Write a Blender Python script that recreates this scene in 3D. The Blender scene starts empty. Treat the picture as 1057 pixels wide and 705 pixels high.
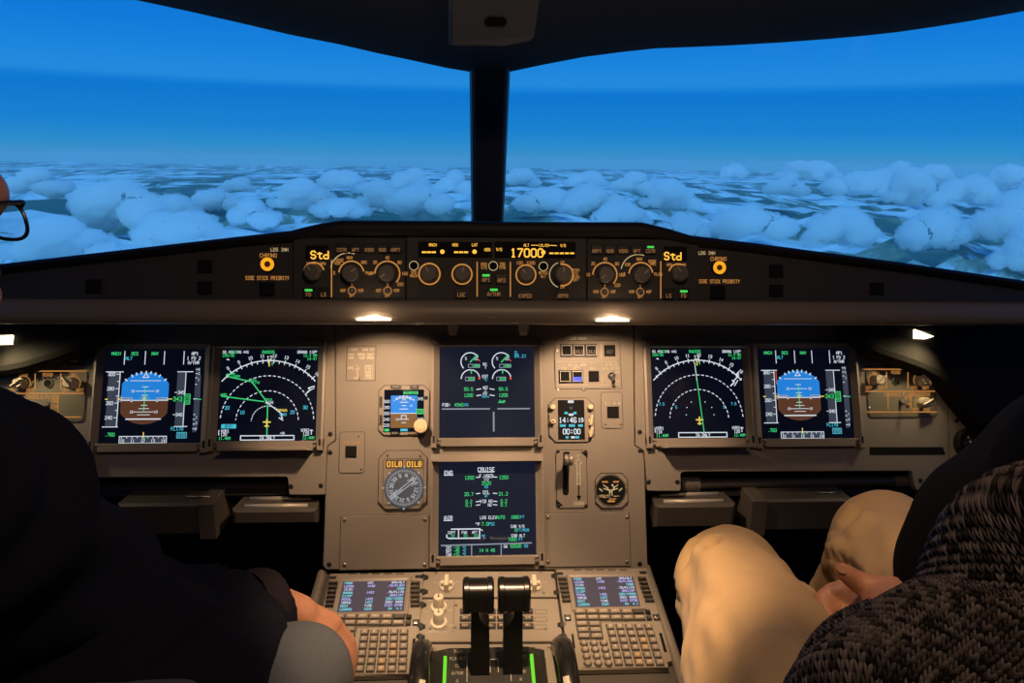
import bpy, bmesh, math, random
import numpy as np
from mathutils import Vector, Matrix, noise

SC = bpy.context.scene
COL = SC.collection
R = math.radians

# ------------------------------------------------------------------ camera
W, H, F = 1057.0, 705.0, 763.0
CAM = Vector((-0.027, -1.235, 1.265))
YAW, PITCH, ROLL = 0.0572, 0.2402, 0.0138
_f = Vector((math.sin(YAW) * math.cos(PITCH), math.cos(YAW) * math.cos(PITCH), -math.sin(PITCH)))
_r0 = Vector((math.cos(YAW), -math.sin(YAW), 0))
_u0 = _r0.cross(_f)
_r = _r0 * math.cos(ROLL) + _u0 * math.sin(ROLL)
_u = _u0 * math.cos(ROLL) - _r0 * math.sin(ROLL)
cam_data = bpy.data.cameras.new('camera')
cam = bpy.data.objects.new('camera', cam_data)
COL.objects.link(cam)
cam_data.sensor_width = 36.0
cam_data.lens = 36.0 * F / W
cam_data.clip_start = 0.02
cam_data.clip_end = 20000
cam.matrix_world = Matrix(((_r.x, _u.x, -_f.x, CAM.x), (_r.y, _u.y, -_f.y, CAM.y), (_r.z, _u.z, -_f.z, CAM.z), (0, 0, 0, 1)))
SC.camera = cam


def ray(u, v):
    return (_f + _r * ((u - W / 2) / F) + _u * ((H / 2 - v) / F))


def CW(u, v, d):
    """the point seen at pixel u, v at depth d along the optical axis"""
    return CAM + ray(u, v) * d


# ------------------------------------------------------------------ view, sky, sun, lamps
SC.view_settings.view_transform = 'Standard'
SC.view_settings.look = 'None'
SC.view_settings.gamma = 1
SC.view_settings.exposure = 0.0
SC.view_settings.use_curve_mapping = False


def make_world():
    w = bpy.data.worlds.new('sky')
    SC.world = w
    w.use_nodes = True
    nt = w.node_tree
    nt.nodes.clear()
    N, L = nt.nodes.new, nt.links.new
    out = N('ShaderNodeOutputWorld')
    bg = N('ShaderNodeBackground')
    tc = N('ShaderNodeTexCoord')
    sp = N('ShaderNodeSeparateXYZ')
    L(tc.outputs['Generated'], sp.inputs[0])
    asn = N('ShaderNodeMath'); asn.operation = 'ARCSINE'
    L(sp.outputs['Z'], asn.inputs[0])
    # elevation in degrees, 0..60 -> 0..1
    nz = N('ShaderNodeTexNoise'); nz.inputs['Scale'].default_value = 1.6; nz.inputs['Detail'].default_value = 2
    mr = N('ShaderNodeMapRange')
    mr.inputs['From Min'].default_value = R(-2); mr.inputs['From Max'].default_value = R(58)
    L(asn.outputs[0], mr.inputs['Value'])
    cr = N('ShaderNodeValToRGB')
    e = cr.color_ramp
    e.interpolation = 'LINEAR'
    stops = SKY_STOPS
    while len(e.elements) < len(stops):
        e.elements.new(0.5)
    for el, (deg, c) in zip(e.elements, stops):
        el.position = (deg + 2) / 60.0
        el.color = (*c, 1)
    L(mr.outputs[0], cr.inputs['Fac'])
    L(cr.outputs['Color'], bg.inputs['Color'])
    bg.inputs['Strength'].default_value = 1.0
    L(bg.outputs[0], out.inputs[0])


def lin(r, g, b):
    return tuple((c / 255 / 12.92 if c <= 10 else ((c / 255 + 0.055) / 1.055) ** 2.4) for c in (r, g, b))


# elevation in degrees -> radiance of the projected sky, with the brighter ring above 5 degrees
SKY_STOPS = [(-2, lin(70, 142, 190)), (0.2, lin(60, 144, 200)), (0.9, lin(44, 143, 208)), (2.2, lin(24, 132, 212)),
             (4.6, lin(12, 121, 212)), (4.9, lin(16, 126, 217)), (5.35, lin(36, 142, 226)), (7.0, lin(26, 134, 225)),
             (9, lin(16, 124, 222)), (20, lin(14, 110, 205)), (50, lin(14, 90, 180))]
make_world()


def lamp(name, kind, loc, power, color, aim=None, **kw):
    d = bpy.data.lights.new(name, kind)
    d.energy = power
    d.color = color
    for k, v in kw.items():
        setattr(d, k, v)
    o = bpy.data.objects.new(name, d)
    COL.objects.link(o)
    o.location = loc
    if aim is not None:
        o.rotation_euler = (Vector(aim) - Vector(loc)).to_track_quat('-Z', 'Y').to_euler()
    return o


WARM = (1.0, 0.65, 0.385)
HAZE = 0.00022
LIP_POWER, SIDE_POWER = 5.2, 0.85
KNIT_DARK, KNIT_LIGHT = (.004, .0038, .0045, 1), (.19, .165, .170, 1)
# the sun stands high behind the aircraft: roof and rear wall keep it out of the cockpit
lamp('sun', 'SUN', (0, -20, 30), 2.55, (0.24, 0.66, 1.0), aim=(6, 10, 0), angle=R(50))
# pedestal flood light in the overhead panel, behind the camera's top edge
lamp('pedestal_flood_light', 'SPOT', (0.02, -0.66, 1.62), 76.0, WARM, aim=(0.02, -0.47, 0.6), spot_size=R(42), spot_blend=0.8, shadow_soft_size=0.02)
# dome light above the right seat
lamp('dome_light', 'SPOT', (0.27, -0.58, 1.57), 8.5, WARM, aim=(0.47, -0.46, 0.75), spot_size=R(46), spot_blend=0.9, shadow_soft_size=0.04)
lamp('cabin_dome_light', 'AREA', (0.1, -1.12, 1.70), 2.4, WARM, aim=(0.05, -0.4, 0.8), shape='DISK', size=0.10)


# ------------------------------------------------------------------ materials
MATS = {}


def mat(name, color=(0.5, 0.5, 0.5), rough=0.5, metal=0.0, emit=None, strength=1.0, spec=0.5, bump=0.0, bscale=200.0,
        mottle=0.0, mscale=20.0, coat=0.0, sheen=0.0):
    if name in MATS:
        return MATS[name]
    m = bpy.data.materials.new(name)
    MATS[name] = m
    m.use_nodes = True
    nt = m.node_tree
    p = nt.nodes['Principled BSDF']
    p.inputs['Base Color'].default_value = (*color, 1)
    p.inputs['Roughness'].default_value = rough
    p.inputs['Metallic'].default_value = metal
    p.inputs['Specular IOR Level'].default_value = spec
    p.inputs['Coat Weight'].default_value = coat
    p.inputs['Sheen Weight'].default_value = sheen
    if emit is not None:
        p.inputs['Emission Color'].default_value = (*emit, 1)
        p.inputs['Emission Strength'].default_value = strength
    tc = None
    if bump or mottle:
        tc = nt.nodes.new('ShaderNodeTexCoord')
    if mottle:
        nz = nt.nodes.new('ShaderNodeTexNoise')
        nz.inputs['Scale'].default_value = mscale
        nz.inputs['Detail'].default_value = 5
        nt.links.new(tc.outputs['Object'], nz.inputs['Vector'])
        mx = nt.nodes.new('ShaderNodeMix'); mx.data_type = 'RGBA'
        a = tuple(c * (1 - mottle) for c in color); b = tuple(min(1, c * (1 + mottle)) for c in color)
        mx.inputs[6].default_value = (*a, 1); mx.inputs[7].default_value = (*b, 1)
        nt.links.new(nz.outputs['Fac'], mx.inputs[0])
        nt.links.new(mx.outputs[2], p.inputs['Base Color'])
    if bump:
        nz = nt.nodes.new('ShaderNodeTexNoise')
        nz.inputs['Scale'].default_value = bscale
        nz.inputs['Detail'].default_value = 3
        nt.links.new(tc.outputs['Object'], nz.inputs['Vector'])
        bp = nt.nodes.new('ShaderNodeBump')
        bp.inputs['Strength'].default_value = bump
        bp.inputs['Distance'].default_value = 0.002
        nt.links.new(nz.outputs['Fac'], bp.inputs['Height'])
        nt.links.new(bp.outputs[0], p.inputs['Normal'])
    return m


def glow(name, c, s=1.0):
    return mat(name, (0.01, 0.01, 0.01), 0.5, emit=c, strength=s, spec=0.1)


PANEL = mat('panel_paint', (0.212, 0.186, 0.158), 0.55, bump=0.06, bscale=900, mottle=0.05, mscale=30, spec=0.35)
PANEL2 = mat('instrument_paint', (0.225, 0.196, 0.165), 0.5, bump=0.04, bscale=900, spec=0.35)
SEAM = mat('seam_dark', (0.03, 0.026, 0.022), 0.7)
BLACK = mat('black_plastic', (0.006, 0.006, 0.007), 0.45)
BLACKMATTE = mat('black_matte', (0.004, 0.004, 0.0045), 0.8, spec=0.2)
GSH = mat('glareshield_leather', (0.010, 0.010, 0.012), 0.62, bump=0.2, bscale=500, spec=0.3)
GSFACE = mat('glareshield_panel_paint', (0.036, 0.036, 0.038), 0.6, bump=0.08, bscale=800, spec=0.3)
LIP = mat('glareshield_lip_trim', (0.17, 0.145, 0.12), 0.42, bump=0.05, bscale=400)
KNOBD = mat('knob_dark_grey', (0.10, 0.095, 0.09), 0.45)
KNOBL = mat('knob_light_grey', (0.42, 0.37, 0.29), 0.45)
STEEL = mat('bare_steel', (0.42, 0.40, 0.37), 0.32, metal=1.0)
SCREW = mat('screw_metal', (0.30, 0.27, 0.23), 0.4, metal=0.8)
FOOT = mat('footrest_grey', (0.060, 0.053, 0.047), 0.48, mottle=0.15, mscale=40)
KEYM = mat('key_brown_grey', (0.215, 0.185, 0.15), 0.5)
KEYD = mat('key_dark', (0.05, 0.044, 0.038), 0.5)
LINER = mat('roof_liner', (0.055, 0.070, 0.105), 0.85, bump=0.15, bscale=300, spec=0.15)
CONSOLE = mat('overhead_console_plastic', (0.075, 0.10, 0.145), 0.6)
AMBER = glow('amber_backlight', (1.0, 0.42, 0.10), 0.52)
AMBERDIM = glow('amber_backlight_dim', (1.0, 0.45, 0.16), 0.28)
AMBERHOT = glow('amber_digits', (1.0, 0.50, 0.06), 1.25)
ENGRAVE = glow('cream_legend', (1.0, 0.72, 0.36), 0.55)
GREENLED = glow('green_led', (0.08, 0.85, 0.12), 0.8)
WHITE = glow('display_white', (0.80, 0.86, 0.95), 0.85)
WHITEDIM = glow('display_grey', (0.5, 0.55, 0.66), 0.5)
GREEN = glow('display_green', (0.06, 0.78, 0.24), 0.8)
CYAN = glow('display_cyan', (0.08, 0.68, 0.90), 0.75)
YELLOW = glow('display_yellow', (0.95, 0.75, 0.12), 0.8)
MAGENTA = glow('display_magenta', (0.85, 0.12, 0.55), 0.6)
RED = glow('display_red', (0.9, 0.10, 0.06), 0.8)
SKYBLUE = glow('display_sky', (0.015, 0.235, 0.74), 0.9)
EARTH = glow('display_earth', (0.115, 0.042, 0.022), 0.85)
TAPE = glow('display_tape_grey', (0.050, 0.062, 0.098), 0.75)
GLASS = mat('display_glass', (0.004, 0.005, 0.010), 0.06, emit=(0.0016, 0.0024, 0.0070), strength=1.0, spec=0.35)
GLASSB = mat('display_glass_blue', (0.006, 0.008, 0.014), 0.06, emit=(0.0075, 0.0095, 0.0200), strength=1.0, spec=0.4)
LAMPLENS = glow('lamp_lens', (1.0, 0.80, 0.52), 22.0)
LAMPSIDE = glow('side_lamp_lens', (1.0, 0.84, 0.50), 4.0)
SCREENM = [GLASS, WHITE, GREEN, CYAN, YELLOW, MAGENTA, RED, SKYBLUE, EARTH, TAPE, WHITEDIM, AMBER, BLACKMATTE, GLASSB, glow('standby_sky', (0.004, 0.29, 0.90), 0.9), glow('standby_earth', (0.26, 0.115, 0.03), 0.9)]
G_, W_, GR, CY, YE, MG, RD, SK, EA, TP, WD, AM, BK, GB = range(14)
# ------------------------------------------------------------------ stroke font (x 0-4, y 0-6)
FONT = {
 'A': '00 04 26 44 40;02 42', 'B': '00 06 36 45 44 33 42 41 30 00;03 33', 'C': '45 36 16 05 01 10 30 41', 'D': '00 06 26 44 42 20 00',
 'E': '46 06 00 40;03 33', 'F': '46 06 00;03 33', 'G': '45 36 16 05 01 10 30 41 43 23', 'H': '00 06;40 46;03 43', 'I': '20 26;16 36;10 30',
 'J': '46 41 30 10 01', 'K': '00 06;46 03 40', 'L': '06 00 40', 'M': '00 06 23 46 40', 'N': '00 06 40 46', 'O': '10 01 05 16 36 45 41 30 10',
 'P': '00 06 36 45 44 33 03', 'Q': '10 01 05 16 36 45 41 30 10;22 40', 'R': '00 06 36 45 44 33 03;23 40', 'S': '45 36 16 05 04 13 33 42 41 30 10 01',
 'T': '06 46;26 20', 'U': '06 01 10 30 41 46', 'V': '06 20 46', 'W': '06 10 23 30 46', 'X': '00 46;06 40', 'Y': '06 23 46;23 20', 'Z': '06 46 00 40',
 '0': '10 01 05 16 36 45 41 30 10', '1': '15 26 20;10 30', '2': '05 16 36 45 44 00 40', '3': '05 16 36 45 44 33 42 41 30 10 01;13 33',
 '4': '30 36 02 42', '5': '46 06 03 33 42 41 30 00', '6': '45 36 16 05 01 10 30 41 42 33 03', '7': '06 46 10', '8': '13 04 05 16 36 45 44 33 13 02 01 10 30 41 42 33',
 '9': '01 10 30 41 45 36 16 05 04 13 43', '-': '03 43', '.': '20 21', '/': '00 46', '+': '03 43;21 25', ':': '21 22;24 25', ' ': '', '*': '16 36 45 44 33 13 04 05 16',
 '>': '05 43 01', '<': '45 03 41', '^': '04 26 44', 'd': '46 40 10 01 02 13 43', 't': '25 21 30 40;04 44', '(': '36 24 22 30', ')': '16 24 22 10', '=': '02 42;04 44', '[': '36 16 10 30', ']': '16 36 30 10',
 '%': '00 46;05 06;40 41', 'o': '10 01 02 13 33 42 41 30 10', 'c': '42 33 13 02 01 10 30 41', 'g': '43 13 02 01 10 40;43 4-', 'a': '43 13 02 01 10 40 43'}
STROKES = {}
for _k, _v in FONT.items():
    STROKES[_k] = [[(int(p[0]), int(p[1]) if p[1] != '-' else 0) for p in s.split()] for s in _v.split(';') if s.strip()]


# ------------------------------------------------------------------ mesh builder
class MB:
    def __init__(self):
        self.v, self.f, self.m, self.s = [], [], [], []

    def add(self, pts, faces, mi=0, smooth=False):
        b = len(self.v)
        self.v += [tuple(p) for p in pts]
        for f in faces:
            self.f.append([b + i for i in f]); self.m.append(mi); self.s.append(smooth)
        return self

    def quad(self, a, b, c, d, mi=0):
        return self.add([a, b, c, d], [(0, 1, 2, 3)], mi)

    def rect(self, x0, x1, y0, y1, z, mi=0):
        return self.quad((x0, y0, z), (x1, y0, z), (x1, y1, z), (x0, y1, z), mi)

    def prism(self, poly, z0, z1, mi=0, bev=0.0, top=None):
        """polygon (any winding) from z0 up to z1, top edge chamfered by bev"""
        ar = sum(poly[i][0] * poly[(i + 1) % len(poly)][1] - poly[(i + 1) % len(poly)][0] * poly[i][1] for i in range(len(poly)))
        if ar < 0:
            poly = poly[::-1]
        n = len(poly)
        rings = [[(x, y, z0) for x, y in poly]]
        if bev > 0:
            rings.append([(x, y, z1 - bev) for x, y in poly])
            ins = inset(poly, bev)
            rings.append([(x, y, z1) for x, y in ins])
        else:
            rings.append([(x, y, z1) for x, y in poly])
        pts = [p for r in rings for p in r]
        fs = [tuple(range(n))[::-1]]
        mis = [mi]
        for k in range(len(rings) - 1):
            for i in range(n):
                j = (i + 1) % n
                fs.append((k * n + i, k * n + j, (k + 1) * n + j, (k + 1) * n + i)); mis.append(mi)
        b = len(self.v)
        self.v += pts
        for f, m in zip(fs, mis):
            self.f.append([b + i for i in f]); self.m.append(m); self.s.append(False)
        last = (len(rings) - 1) * n
        self.f.append([b + last + i for i in range(n)]); self.m.append(mi if top is None else top); self.s.append(False)
        return self

    def box(self, x0, x1, y0, y1, z0, z1, mi=0, bev=0.0, top=None):
        return self.prism([(x0, y0), (x1, y0), (x1, y1), (x0, y1)], z0, z1, mi, bev, top)

    def lathe(self, prof, x=0, y=0, n=24, mi=0, smooth=True, flute=0.0, cap=True):
        """profile [(r, z)...] turned about the local z axis"""
        pts, fs = [], []
        for r, z in prof:
            for i in range(n):
                a = 2 * math.pi * i / n
                rr = r * (1 - flute) if (flute and i % 2) else r
                pts.append((x + rr * math.cos(a), y + rr * math.sin(a), z))
        for k in range(len(prof) - 1):
            for i in range(n):
                j = (i + 1) % n
                fs.append((k * n + i, k * n + j, (k + 1) * n + j, (k + 1) * n + i))
        self.add(pts, fs, mi, smooth)
        if cap:
            b = len(self.v) - len(pts)
            self.f.append([b + (len(prof) - 1) * n + i for i in range(n)]); self.m.append(mi); self.s.append(False)
            self.f.append([b + i for i in range(n)][::-1]); self.m.append(mi); self.s.append(False)
        return self

    def ring(self, x, y, r0, r1, z, mi=0, a0=0.0, a1=360.0, n=40, h=0.0):
        pts, fs = [], []
        full = abs(a1 - a0) >= 359.9
        for i in range(n + 1):
            a = R(a0 + (a1 - a0) * i / n)
            c, s = math.cos(a), math.sin(a)
            pts += [(x + r0 * c, y + r0 * s, z + h), (x + r1 * c, y + r1 * s, z + h)]
        for i in range(n):
            fs.append((2 * i, 2 * i + 1, 2 * i + 3, 2 * i + 2))
        return self.add(pts, fs, mi)

    def disc(self, x, y, r, z, mi=0, n=24):
        return self.add([(x + r * math.cos(2 * math.pi * i / n), y + r * math.sin(2 * math.pi * i / n), z) for i in range(n)], [tuple(range(n))], mi)

    def poly(self, pts, z, mi=0):
        ar = sum(pts[i][0] * pts[(i + 1) % len(pts)][1] - pts[(i + 1) % len(pts)][0] * pts[i][1] for i in range(len(pts)))
        if ar < 0:
            pts = pts[::-1]
        return self.add([(x, y, z) for x, y in pts], [tuple(range(len(pts)))], mi)

    def line(self, pts, w, z, mi=0, close=False):
        if close:
            pts = list(pts) + [pts[0]]
        for (x0, y0), (x1, y1) in zip(pts[:-1], pts[1:]):
            d = math.hypot(x1 - x0, y1 - y0)
            if d < 1e-9:
                continue
            nx, ny = -(y1 - y0) / d * w / 2, (x1 - x0) / d * w / 2
            ex, ey = (x1 - x0) / d * w * .3, (y1 - y0) / d * w * .3
            self.quad((x0 - ex + nx, y0 - ey + ny, z), (x0 - ex - nx, y0 - ey - ny, z), (x1 + ex - nx, y1 + ey - ny, z), (x1 + ex + nx, y1 + ey + ny, z), mi)
        return self

    def dash(self, x, y, r, w, z, mi, a0, a1, step, on=.6):
        a = a0
        while a < a1:
            self.ring(x, y, r - w / 2, r + w / 2, z, mi, a, min(a1, a + step * on), 3)
            a += step
        return self

    def text(self, s, x, y, h, z, mi=0, al='c', w=None, asp=0.62, rot=0.0):
        """stroke lettering, h is the capital height, y its middle"""
        u = h / 6
        ux = u * asp / 0.667
        adv = 5.6 * ux
        tot = adv * len(s) - 1.6 * ux
        x0 = {'c': -tot / 2, 'l': 0, 'r': -tot}[al]
        w = w or h * 0.145
        c, sn = math.cos(rot), math.sin(rot)
        for ch in s:
            for st in STROKES.get(ch, STROKES.get(ch.upper(), [])):
                pp = []
                for px, py in st:
                    lx, ly = x0 + px * ux, (py - 3) * u
                    pp.append((x + lx * c - ly * sn, y + lx * sn + ly * c))
                self.line(pp, w, z, mi)
            x0 += adv
        return self

    def tube(self, pts, r, n=10, mi=0, cap=True):
        pts = [Vector(p) for p in pts]
        rs = r if isinstance(r, (list, tuple)) else [r] * len(pts)
        t0 = (pts[1] - pts[0]).normalized()
        up = Vector((0, 0, 1)) if abs(t0.z) < .9 else Vector((1, 0, 0))
        vs, fs = [], []
        a = t0.cross(up).normalized()
        for i, p in enumerate(pts):
            t = (pts[min(i + 1, len(pts) - 1)] - pts[max(i - 1, 0)]).normalized()
            a = (a - t * a.dot(t)).normalized()
            b = t.cross(a)
            for k in range(n):
                an = 2 * math.pi * k / n
                vs.append(p + a * (rs[i] * math.cos(an)) + b * (rs[i] * math.sin(an)))
        for i in range(len(pts) - 1):
            for k in range(n):
                j = (k + 1) % n
                fs.append((i * n + k, i * n + j, (i + 1) * n + j, (i + 1) * n + k))
        self.add(vs, fs, mi, True)
        if cap:
            b0 = len(self.v) - len(vs)
            self.f.append([b0 + k for k in range(n)][::-1]); self.m.append(mi); self.s.append(False)
            self.f.append([b0 + (len(pts) - 1) * n + k for k in range(n)]); self.m.append(mi); self.s.append(False)
        return self

    def loft(self, rows, mi=0, smooth=True, close=False):
        n = len(rows[0])
        pts = [p for r in rows for p in r]
        fs = []
        for i in range(len(rows) - 1):
            for k in range(n if close else n - 1):
                j = (k + 1) % n
                fs.append((i * n + k, i * n + j, (i + 1) * n + j, (i + 1) * n + k))
        return self.add(pts, fs, mi, smooth)

    def build(self, name, mats, parent=None, matrix=None, sharp=38):
        me = bpy.data.meshes.new(name)
        me.from_pydata([tuple(p) for p in self.v], [], self.f)
        mats = mats if isinstance(mats, (list, tuple)) else [mats]
        for m in mats:
            me.materials.append(m)
        me.polygons.foreach_set('material_index', self.m)
        me.polygons.foreach_set('use_smooth', self.s)
        me.update()
        if any(self.s):
            bm = bmesh.new(); bm.from_mesh(me)
            bmesh.ops.remove_doubles(bm, verts=bm.verts, dist=1e-6)
            for e in bm.edges:
                if len(e.link_faces) == 2 and e.calc_face_angle(0) > R(sharp):
                    e.smooth = False
            bm.to_mesh(me); bm.free()
        o = bpy.data.objects.new(name, me)
        COL.objects.link(o)
        if matrix is not None:
            o.matrix_world = matrix
        if parent is not None:
            o.parent = parent
        return o


def inset(poly, d):
    n = len(poly)
    out = []
    for i in range(n):
        p0, p1, p2 = Vector(poly[i - 1]), Vector(poly[i]), Vector(poly[(i + 1) % n])
        d1, d2 = (p1 - p0).normalized(), (p2 - p1).normalized()
        n1, n2 = Vector((-d1.y, d1.x)), Vector((-d2.y, d2.x))
        b = n1 + n2
        k = d / max(0.25, (1 + n1.dot(n2)) / 2) / 2
        out.append((p1.x + b.x * k, p1.y + b.y * k))
    return out


def octo(x0, x1, y0, y1, c):
    return [(x0 + c, y0), (x1 - c, y0), (x1, y0 + c), (x1, y1 - c), (x1 - c, y1), (x0 + c, y1), (x0, y1 - c), (x0, y0 + c)]


class Frame:
    """a plane of the cockpit: local x to the right, y up along it, z out of it"""
    def __init__(self, O, tilt):
        self.O = Vector(O)
        self.ex = Vector((1, 0, 0))
        self.ey = Vector((0, math.sin(tilt), math.cos(tilt)))
        self.ez = Vector((0, -math.cos(tilt), math.sin(tilt)))

    def px(self, u, v, h=0.0):
        d = ray(u, v)
        t = ((self.O + self.ez * h) - CAM).dot(self.ez) / d.dot(self.ez)
        p = CAM + d * t - self.O
        return (p.dot(self.ex), p.dot(self.ey))

    def mat(self, x=0, y=0, h=0):
        o = self.O + self.ex * x + self.ey * y + self.ez * h
        return Matrix(((self.ex.x, self.ey.x, self.ez.x, o.x), (self.ex.y, self.ey.y, self.ez.y, o.y), (self.ex.z, self.ey.z, self.ez.z, o.z), (0, 0, 0, 1)))


def meta(o, label, cat, group=None, kind=None):
    o['label'] = label; o['category'] = cat
    if group: o['group'] = group
    if kind: o['kind'] = kind
    return o


class T:
    """a thing on a frame: an Empty at its base point; L() turns a pixel into its own coordinates"""
    def __init__(self, fr, name, label, cat, u, v, h=0.0, group=None):
        self.fr, self.h = fr, h
        self.x, self.y = fr.px(u, v, h)
        e = bpy.data.objects.new(name, None)
        COL.objects.link(e)
        e.empty_display_size = 0.02
        e.matrix_world = fr.mat(self.x, self.y, h)
        meta(e, label, cat, group)
        self.e = e

    def L(self, u, v, h=0.0):
        x, y = self.fr.px(u, v, self.h + h)
        return (x - self.x, y - self.y)

    def P(self, pts, h=0.0):
        return [self.L(u, v, h) for u, v in pts]


def child(o, parent, loc=(0, 0, 0), rotz=0.0):
    o.parent = parent
    o.location = loc
    o.rotation_euler = (0, 0, rotz)
    return o


def copy_part(o, parent, loc, rotz=0.0):
    c = o.copy()
    COL.objects.link(c)
    c.parent = parent
    c.location = loc
    c.rotation_euler = (0, 0, rotz)
    return c


SCREW_ME = None


def screws(t, pts, r=0.0032, h=0.0, dark=False):
    """countersunk quarter-turn screws, each a part of its panel"""
    for u, v in pts:
        x, y = t.L(u, v)
        b = MB().lathe([(r * 1.25, h), (r * 1.25, h + .0006), (r, h + .0012), (r * .8, h + .0014)], n=14, mi=0)
        b.box(-r * .7, r * .7, -r * .14, r * .14, h + .0014, h + .0017, 1)
        o = b.build('screw', [BLACK if dark else SCREW, BLACK], t.e)
        o.location = (x, y, 0)
# ------------------------------------------------------------------ frames of the cockpit
PF = Frame((0, 0, 0.95), 0.3936)                       # main instrument panel
QF = Frame((0, -0.1419, 0.6082), R(76))                # centre pedestal
GF = Frame((0, -0.1863, 1.0645), R(12))                # glareshield face


def structure(o):
    o['kind'] = 'structure'
    return o


# ---- shell
b = MB(); b.box(-1.3, 1.3, -2.3, 0.6, -0.05, 0.0)
structure(b.build('floor', mat('floor_carpet', (0.012, 0.012, 0.013), 0.95, bump=.4, bscale=300)))
WALLM = mat('side_liner', (0.014, 0.014, 0.016), 0.85, bump=.1, bscale=200, spec=.15)
for nm, x0, x1 in (('wall_left', -1.30, -1.22), ('wall_right', 1.22, 1.30)):
    b = MB(); b.box(x0, x1, -2.3, 0.6, 0, .96)
    b.box(x0, x1, -2.3, -0.75, .96, 1.9)
    structure(b.build(nm, WALLM))
b = MB(); b.box(-1.3, 1.3, -2.36, -2.3, 0, 1.95); structure(b.build('wall_back', WALLM))
b = MB(); b.box(-1.22, 1.22, 0.40, 0.46, 0, .92); b.box(-.78, .78, 0.40, 0.46, .92, .99); structure(b.build('wall_front', mat('under_dash_dark', (0.003, 0.003, 0.003), .9, spec=.1)))  # unseen front wall, coloured black for the darkness under the dash

# ---- windshield: two swept panes that lean back towards the pilots, a post between them
PB, PT = Vector((0, 0.27, 1.125)), Vector((0, 0.02, 1.405))
SWEEP = 0.26
PL_N = [None, None]
for k, s in enumerate((-1, 1)):
    side = Vector((s, -SWEEP, 0)).normalized()
    n = side.cross((PT - PB).normalized())
    PL_N[k] = n if n.y < 0 else -n


def onpane(k, u, v, off=0.0):
    n = PL_N[k]
    d = ray(u, v)
    t = (PB + n * off - CAM).dot(n) / d.dot(n)
    return CAM + d * t


# header edge seen against the sky, left to right
HL = [(-140, -62), (-60, -40), (60, -14), (140, 0), (196, 12), (251, 24.5), (300, 36), (351, 46), (390, 55), (426, 62.5), (460, 70), (484, 74)]
HR = [(527, 74), (560, 67), (602, 59), (640, 54), (677, 50), (715, 48.6), (753, 47), (805, 44), (853, 40.5), (892, 37), (928, 33), (966, 27.5), (1003, 21.5), (1057, 11.5), (1110, 0), (1200, -20)]
edge = [onpane(0, *p, .004) for p in HL] + [onpane(1, *p, .004) for p in HR]
rows = []
for back, up, flat in ((-0.02, 0.06, 0), (0.0, 0.0, 0), (-0.035, 0.004, .02), (-0.10, 0.020, .1), (-0.22, 0.055, .3), (-0.5, 0.17, .65), (-0.9, 0.32, .95), (-1.5, 0.42, 1), (-2.3, 0.45, 1)):
    row = []
    zc = 1.41
    for p in edge:
        x = p.x * (1 + .18 * flat)
        z = p.z * (1 - flat) + (zc + 0.02 - .10 * p.x * p.x) * flat
        y = (p.y * (1 - flat) + 0.02 * flat) + back
        if back == -0.02:
            y = p.y + 0.03
        row.append(Vector((x, y, z + up)))
    rows.append(row)
b = MB(); b.loft(rows)
# outer skin of the roof, keeps the light out
top = [[Vector((x, y, z)) for x in (-1.35, 0, 1.35)] for y, z in ((0.05, 1.52), (-0.5, 1.80), (-1.2, 1.98), (-2.4, 2.0))]
b.loft(top)
ceil = structure(b.build('ceiling', LINER, sharp=60))

# post between the panes
b = MB()
wv = Vector((1, 0, 0))
pn = Vector((0, -(PT - PB).z, (PT - PB).y)).normalized()
if pn.y > 0: pn = -pn
A0, A1 = onpane(0, 486.5, 236), onpane(0, 484.5, 72)
B0, B1 = onpane(1, 519.5, 236), onpane(1, 526.5, 72)
rows = []
for a_, b_, ext in ((A0, B0, -.05), (A0, B0, 0), (A1, B1, 0), (A1, B1, .05)):
    dirv = (PT - PB).normalized() * ext
    wd = (b_ - a_)
    rows.append([a_ + dirv + wd * t + pn * h for t, h in ((0, -.03), (0, 0.004), (.06, .016), (.14, .020), (.86, .020), (.94, .016), (1, .004), (1, -.03))])
b.loft(rows, smooth=False)
structure(b.build('trim_post', mat('post_plastic', (0.03, 0.04, 0.07), .5)))

# panes: thin glass, clear but faintly mirroring the cabin
gm = bpy.data.materials.new('windshield_glass'); gm.use_nodes = True
nt = gm.node_tree; nt.nodes.clear()
out = nt.nodes.new('ShaderNodeOutputMaterial'); mx = nt.nodes.new('ShaderNodeMixShader')
tr = nt.nodes.new('ShaderNodeBsdfTransparent'); gl = nt.nodes.new('ShaderNodeBsdfGlossy')
fr = nt.nodes.new('ShaderNodeFresnel'); fr.inputs['IOR'].default_value = 1.45
tr.inputs['Color'].default_value = (.97, .98, .985, 1); gl.inputs['Roughness'].default_value = 0.0
nt.links.new(fr.outputs[0], mx.inputs[0]); nt.links.new(tr.outputs[0], mx.inputs[1]); nt.links.new(gl.outputs[0], mx.inputs[2]); nt.links.new(mx.outputs[0], out.inputs[0])
for k, s in enumerate((-1, 1)):
    side = Vector((s, -SWEEP, 0)).normalized()
    up = (PT - PB)
    b = MB()
    c = [PB - up * .25 + side * .0, PB - up * .25 + side * 1.28, PT + up * .35 + side * 1.28, PT + up * .35]
    b.quad(*(c if s > 0 else c[::-1]))
    structure(b.build('window_%d' % (k + 1), gm))

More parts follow.
